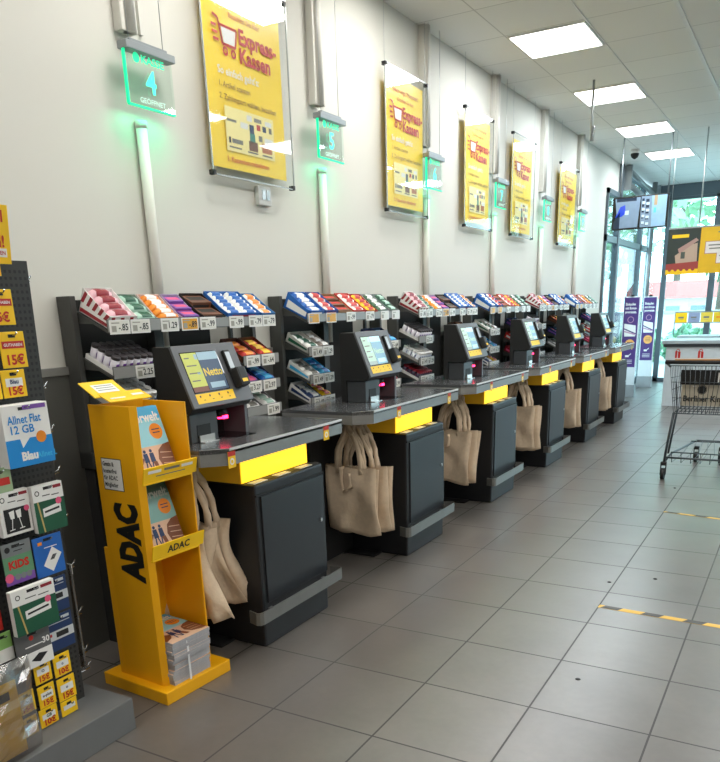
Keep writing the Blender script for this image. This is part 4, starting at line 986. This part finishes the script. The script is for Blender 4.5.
g.build('speech_bubble', [mat('bubble_edge', 'b07a68', .5), mat('bubble_white', 'e0d8d0', .5), INKG], r)
MB().box(-.055, 1.3, Yh - .01, Yh + .01, 2.372, 2.39).build('top_bar', ALU, r)
for hx, hr in ((.30, .008), (1.1, .008), (-.05, .003)): MB().tube([(hx, Yh, 2.39), (hx, Yh, H)], hr, 8).build('hanger', STEEL_L, r)

# ------------------------------------------------------------------ service desk with price cards
r = empty('service_desk', (.9, 10.4, 0), 'white service desk with dark rim and red symbols behind the shopping cart', 'desk')
MB().box(-.11, 2.4, 10.05, 10.8, 0, .90, .004).build('body', mat('desk_white', 'c9d0d4', .4), r)
MB().box(-.17, 2.45, 10.0, 10.85, .90, .95, .006).build('top', mat('desk_top', 'aab4ba', .3), r)
MB().box(-.15, 2.45, 10.03, 10.05, .855, .90).build('dark_rim', mat('desk_rim', '3a4046', .5), r)
g = MB(); fr = Fr((0, 10.049, .80), (1, 0, 0), (0, 0, -1))
for q in (.02, .33): g.slab(fr, q, 0, q + .028, .10, 0, .001); g.slab(fr, q + .04, .01, q + .072, .10, 0, .001); g.ring(fr, q + .036, -.005, .015, .024, .001)
g.build('symbol', RED, r)
MB().box(-.08, 2.4, 10.8, 11.3, 0, .98, .004).build('rear_ledge', mat('desk_ledge', '9fb0b4', .4), r)
r = empty('card_rail', (.4, 11.0, .98), 'clear rail holding the price cards above the service desk', 'rail')
MB().tube([(-.17, 11.05, .98), (-.17, 11.05, 1.33)], .008, 8).tube([(1.4, 11.05, .98), (1.4, 11.05, 1.33)], .008, 8).box(-.17, 1.4, 11.045, 11.055, 1.32, 1.335).box(-.17, 1.4, 11.03, 11.055, 1.16, 1.1725).build('rail_frame', ALU, r)
for i, (x, m_, l) in enumerate(((-.16, YELC, 'yellow price card at the end of the desk rail near the post'), (.025, mat('card_grey_blue', '8d97b4', .5), 'grey blue price card on the desk rail'), (.205, mat('card_yellow_two', 'e8c94a', .5), 'plain yellow price card right of the grey blue one'), (.385, mat('card_yellow_three', 'e6c22e', .5), 'yellow price card with orange print on the desk rail'), (.565, YELC, 'yellow price card on the desk rail at the photo edge'))):
    g = MB(); fr = Fr((x, 11.04, 1.318), (1, 0, 0), (0, 0, -1)); g.slab(fr, 0, 0, .17, .145, -.002, .002); g.m = 1; g.rect(fr, .04, .06, .12, .085, .003); g.rect(fr, .05, .1, .11, .105, .003)
    tag(g.build('price_card', [m_, ORANGE if i == 3 else INKG], loc=(x + .085, 11.04, 1.245)), l, 'price card', 'price cards on the desk rail')

# ------------------------------------------------------------------ shopping cart with crate
CARTW = mat('cart_wire', '4b5155', .4, .6)
def make_cart():
    r = empty('shopping_cart', (.98, 5.2, 0), 'grey wire shopping cart with dark handle standing in the aisle', 'shopping cart')
    xc = .985
    W0_, W1_ = .275, .20; ya_, yb_ = 4.72, 5.52
    def hw(y): return W0_ + (W1_ - W0_) * (y - ya_) / (yb_ - ya_)
    zb0, zb1, zt0, zt1 = .60, .66, .99, .93
    def bz(y): return zb0 + (zb1 - zb0) * (y - ya_) / (yb_ - ya_)
    def tz(y): return zt0 + (zt1 - zt0) * (y - ya_) / (yb_ - ya_)
    f = MB(); rw = .0028
    for s in (-1, 1):
        m = MB()
        for i in range(15):
            y = ya_ + (yb_ - ya_) * i / 14; m.tube([(xc + s * (hw(y) - .06), y, bz(y)), (xc + s * hw(y), y, tz(y))], rw, 5)
        for q in (.0, .25, .5, .75, 1):
            m.tube([(xc + s * (hw(y) - .06 * (1 - q)), y, bz(y) + (tz(y) - bz(y)) * q) for y in (ya_, yb_)], .0045 if q in (0, 1) else rw, 6)
        m.build('basket_side', CARTW, r)
    for y, nm in ((ya_, 'rear_gate'), (yb_, 'basket_front')):
        m = MB()
        for i in range(15):
            s = -1 + 2 * i / 14; m.tube([(xc + s * (hw(y) - .06), y, bz(y)), (xc + s * hw(y), y, tz(y))], rw, 5)
        for q in (.0, .33, .66, 1): m.tube([(xc + s * (hw(y) - .06 * (1 - q)), y, bz(y) + (tz(y) - bz(y)) * q) for s in (-1, 1)], .0045 if q in (0, 1) else rw, 6)
        m.build(nm, CARTW, r)
    m = MB()
    for i in range(13):
        s = -1 + 2 * i / 12; m.tube([(xc + s * (hw(ya_) - .06), ya_, bz(ya_)), (xc + s * (hw(yb_) - .06), yb_, bz(yb_))], rw, 5)
    for i in range(9):
        y = ya_ + (yb_ - ya_) * i / 8; m.tube([(xc - hw(y) + .06, y, bz(y)), (xc + hw(y) - .06, y, bz(y))], rw, 5)
    m.build('basket_floor', CARTW, r)
    m = MB()
    for s in (-1, 1): m.tube([(xc + s * W0_, ya_, .985), (xc + s * (W0_ + .01), 4.60, 1.02), (xc + s * (W0_ + .01), 4.56, 1.03)], .010, 8)
    m.tube([(xc - W0_ - .015, 4.56, 1.03), (xc + W0_ + .015, 4.56, 1.03)], .017, 10); hd_ = m.build('handle', BLACK, r)
    MB().box(xc - .22, xc + .28, 4.548, 4.575, 1.045, 1.055, .002).build('handle_strip', mat('handle_strip', 'b98a58', .5), hd_)
    m = MB(); m.box(xc - .19, xc + .22, ya_ + .03, ya_ + .045, .835, .955, .004); fl = m.build('child_seat_flap', BLACK, r)
    fr = Fr((xc - .19, ya_ + .029, .955), (1, 0, 0), (0, 0, -1)); g = MB(); g.rect(fr, .285, .02, .296, .10, .001); g.rect(fr, .10, .128, .13, .134, .001); g.build('flap_print', WHITE, fl)
    m = MB()
    for s in (-1, 1):
        m.tube([(xc + s * (W0_ - .06), ya_ + .02, .60), (xc + s * (W0_ - .01), 4.85, .24), (xc + s * W0_, 4.88, .15)], .011, 8)
        m.tube([(xc + s * (W0_ - .07), ya_ + .14, .61), (xc + s * (W0_ - .02), 4.94, .22)], .009, 8)
        m.tube([(xc + s * W0_, 4.88, .15), (xc + s * (W0_ - .03), 5.05, .20), (xc + s * .12, 5.76, .21)], .010, 8)
    m.tube([(xc - .12, 5.76, .21), (xc + .12, 5.76, .21)], .010, 8); m.tube([(xc - W0_, 4.90, .19), (xc + W0_, 4.90, .19)], .009, 8)
    m.build('chassis', CARTW, r)
    m = MB(); m.tube([(xc - W0_ + .03, 5.03, .215), (xc + W0_ - .03, 5.03, .215)], .006, 6); m.tube([(xc - .15, 5.62, .225), (xc + .15, 5.62, .225)], .006, 6)
    for i in range(7):
        s = -1 + i / 3; m.tube([(xc + s * .24, 5.03, .215), (xc + s * .235, 5.06, .12), (xc + (s + .12) * .2, 5.3, .16), (xc + s * .15, 5.62, .225)], .003, 5)
    m.build('lower_rack', CARTW, r)
    for (x, y) in ((xc - W0_, 4.87), (xc + W0_, 4.87), (xc - .11, 5.77), (xc + .11, 5.77)):
        w = MB(); w.tube([(x - .016, y, .05), (x + .016, y, .05)], .05, 16); wl = w.build('wheel', RUBBER, r)
        c = MB(); c.box(x - .024, x - .018, y - .02, y + .02, .04, .13, .002); c.box(x + .018, x + .024, y - .02, y + .02, .04, .13, .002); c.box(x - .024, x + .024, y - .025, y + .025, .125, .155, .004); c.build('fork', BLACK, wl)
make_cart()
r = empty('drinks_crate', (1.0, 4.98, .63), 'cream coloured crate with black lettering lying inside the shopping cart', 'crate')
m = MB(); m.box(.805, 1.175, 4.80, 5.18, .655, .845, .008)
m.build('body', mat('crate_cream', 'c2b9a6', .5), r)
fr = Fr((.805, 4.7995, .845), (1, 0, 0), (0, 0, -1)); g = MB(); g.text(fr, 'Berliner Kindl', .185, .15, .066, .002, .03, 'CENTER', .9); g.disc(fr, .16, .055, .032, .001); g.ring(fr, .16, .055, .034, .038, .001)
g.build('lettering', INK, r)
MB().box(.82, 1.16, 4.815, 5.165, .845, .86, .003).build('lid', mat('crate_lid', 'b5aa90', .5), r)

# ------------------------------------------------------------------ floor tape and small spots
def tape(x0, y0, x1, y1, lab, w=.04):
    fr = Fr((x0, y0, .0), (x1 - x0, y1 - y0, 0), ((y1 - y0), -(x1 - x0), 0)); Ltot = math.hypot(x1 - x0, y1 - y0); g = MB(); g.slab(fr, 0, -w / 2, Ltot, w / 2, 0.0002, .0012); g.m = 1
    q = .01
    while q < Ltot - .12:
        g.poly(fr, [(q, w / 2), (q + .02, -w / 2), (q + .11, -w / 2), (q + .09, w / 2)], .0016); q += .2
    tag(g.build('floor_tape', [mat('tape_yellow', 'd9ab3a', .5), mat('tape_black', '38332c', .5)], loc=(x0, y0, 0)), lab, 'floor tape', 'hazard tape strips on the floor')
tape(.90, 1.635, 1.9, 1.60, 'black and yellow hazard tape strip on the floor, longer one close to the camera')
tape(.90, 3.72, 1.7, 3.60, 'worn black and yellow tape strip on the floor near the shopping cart', .03)
for (x, y) in ((1.01, .78), (.87, 2.02), (1.09, 2.18), (.86, 4.55)):
    m = MB(); m.lathe((x, y, 0), [(.012, .0), (.008, .003), (.003, .004)], 9)
    tag(m.build('floor_speck', BLACK, loc=(x, y, 0)), {1.01: 'small dark speck on the floor tiles, lowest one in the photo', .87: 'small dark speck on the floor left of the tape end', 1.09: 'small dark speck on the floor above the longer tape strip', .86: 'small dark speck on the floor beside the cart wheel'}[x], 'speck')

# ------------------------------------------------------------------ outside
def smat(n_, c, e=.0): return mat(n_, c, .8, var=.25, scale=3)
struct('ground', MB().box(-40, 40, YF + .1, 90, -.12, -.02), mat('outside_paving', 'b9b9b4', .8, var=.1, scale=1))
def leaf_crown(c, r, rz, n, seed, size=.35):
    rr = random.Random(seed); m = MB()
    for _ in range(n):
        a = rr.uniform(0, 2 * PI); zc = rr.uniform(-1, 1); q = rr.uniform(.55, 1) ** .5; s = math.sqrt(1 - zc * zc) * q
        p = Vector((c[0] + r * s * math.cos(a), c[1] + r * s * math.sin(a), c[2] + rz * zc * q))
        u = Vector((rr.gauss(0, 1), rr.gauss(0, 1), rr.gauss(0, 1))).normalized(); v = u.orthogonal().normalized(); z = size * rr.uniform(.5, 1.2)
        m.m = rr.randrange(3); m.add([p - u * z, p + v * z * .5, p + u * z, p - v * z * .5], [(0, 1, 2, 3)])
    return m
LEAF = [mat('leaf_light', 'a3c49a', .7, var=.2), mat('leaf_mid', '86b08c', .7, var=.2), mat('leaf_pale', 'bcd6bc', .7, var=.2)]
for i, (x, y, rz_, rx, zc, lab) in enumerate(((-9.5, 24, 3.4, 3.0, 5.0, 'pale green tree outside seen through the side glazing'), (-7.4, 31, 3.0, 2.6, 5.4, 'pale green tree outside behind the television'), (-4.6, 42, 3.6, 4.0, 7.0, 'broad tree outside above the low red roof'),
                         (-.9, 26, 2.6, 2.1, 4.8, 'light tree outside above the hanging banner'), (2.4, 22, 2.6, 2.2, 4.4, 'light tree outside at the photo edge'), (-14, 34, 4, 4, 5.2, 'tall tree outside at the far end of the side glazing'))):
    r = empty('tree', (x, y, -.02), lab, 'tree', 'trees outside the windows')
    leaf_crown((x, y, zc), rx, rz_, 520, 20 + i).build('crown', LEAF, r)
    MB().tube([(x, y, -.02), (x + .1, y, zc - 1), (x, y, zc + .8)], [.2, .15, .08], 8).build('trunk', mat('bark', '6d6257', .8), r)
for i, (x, y, lab) in enumerate(((-7.2, 19, 'green bush outside the side glazing'), (-5.4, 18, 'green bush outside left of the purple gate panels'), (-2.2, 19.5, 'green bush outside behind the service desk'), (-.9, 19, 'green bush outside below the price cards'), (.6, 19, 'green bush outside at the photo edge'))):
    r = empty('bush', (x, y, -.02), lab, 'bush', 'bushes outside the windows')
    leaf_crown((x, y, .40), .62, .5, 400, 60 + i, .14).build('foliage', [mat('bush_a', '6f9a78', .7), mat('bush_b', '86b08a', .7), mat('bush_c', '5d8a6c', .7)], r)
    MB().tube([(x, y, -.02), (x, y, .4)], .05, 6).build('stem', mat('bark', '6d6257', .8), r)
r = empty('low_building', (-3.0, 31, -.02), 'low white building with red roof outside the end windows', 'building')
MB().box(-4.6, -1.6, 30.2, 34, -.02, 1.62).build('wall', mat('house_white', 'e6e4e0', .8), r)
MB().prism([(29.9, 1.58), (32.1, 2.25), (34.3, 1.58)], 0, -4.8, -1.4).build('roof', mat('roof_red', 'c56a62', .7), r)
g = MB()
for x in (-4.2, -3.2, -2.3): g.box(x, x + .5, 30.17, 30.2, .5, 1.3)
g.build('window', mat('house_window', '8fa3ac', .3), r)
r = empty('garden_wall', (0, 22, -.02), 'long pale wall outside behind the bushes', 'wall')
MB().box(-12, 6, 22, 22.2, -.02, 1.15).build('wall_body', mat('garden_wall', 'dcdcd8', .8), r); MB().box(-12, 6, 21.95, 22.25, 1.15, 1.22).build('coping', mat('coping', 'b0b4b4', .8), r)

# ------------------------------------------------------------------ world, camera
wd = bpy.data.worlds.new('sky'); SC.world = wd; wd.use_nodes = True; nt = wd.node_tree; bg = nt.nodes['Background']
tcw = nt.nodes.new('ShaderNodeTexCoord'); sep = nt.nodes.new('ShaderNodeSeparateXYZ'); rp = nt.nodes.new('ShaderNodeValToRGB')
nt.links.new(tcw.outputs['Generated'], sep.inputs[0]); nt.links.new(sep.outputs[2], rp.inputs[0]); nt.links.new(rp.outputs[0], bg.inputs[0])
rp.color_ramp.elements[0].color = (.60, .86, 1, 1); rp.color_ramp.elements[1].color = (.5, .8, 1, 1)
bg.inputs[1].default_value = 10.5
# camera solved from the floor grid
f_px, cy = 750.84, 553.894
yaw, pitch, roll = -.528359578, -.313086245, -.0323803761
fw = Vector((math.sin(yaw) * math.cos(pitch), math.cos(yaw) * math.cos(pitch), math.sin(pitch))); rt = Vector((math.cos(yaw), -math.sin(yaw), 0)); up_ = rt.cross(fw)
r2 = rt * math.cos(roll) + up_ * math.sin(roll); u2 = -rt * math.sin(roll) + up_ * math.cos(roll)
cd = bpy.data.cameras.new('camera'); cam = bpy.data.objects.new('camera', cd); COL.objects.link(cam); SC.camera = cam
cd.sensor_fit = 'VERTICAL'; cd.sensor_height = 36; cd.sensor_width = 36; cd.lens = f_px / 762 * 36
cd.shift_x = 0; cd.shift_y = (cy - 381) / 762
cd.clip_end = 300; cd.clip_start = .02
M3 = Matrix((r2, u2, -fw)).transposed(); cam.matrix_world = Matrix.Translation((1.66258307, -2.12340971, 1.50358180)) @ M3.to_4x4()
SC.view_settings.view_transform = 'Standard'; SC.view_settings.look = 'None'; SC.view_settings.exposure = -.7; SC.view_settings.gamma = 1
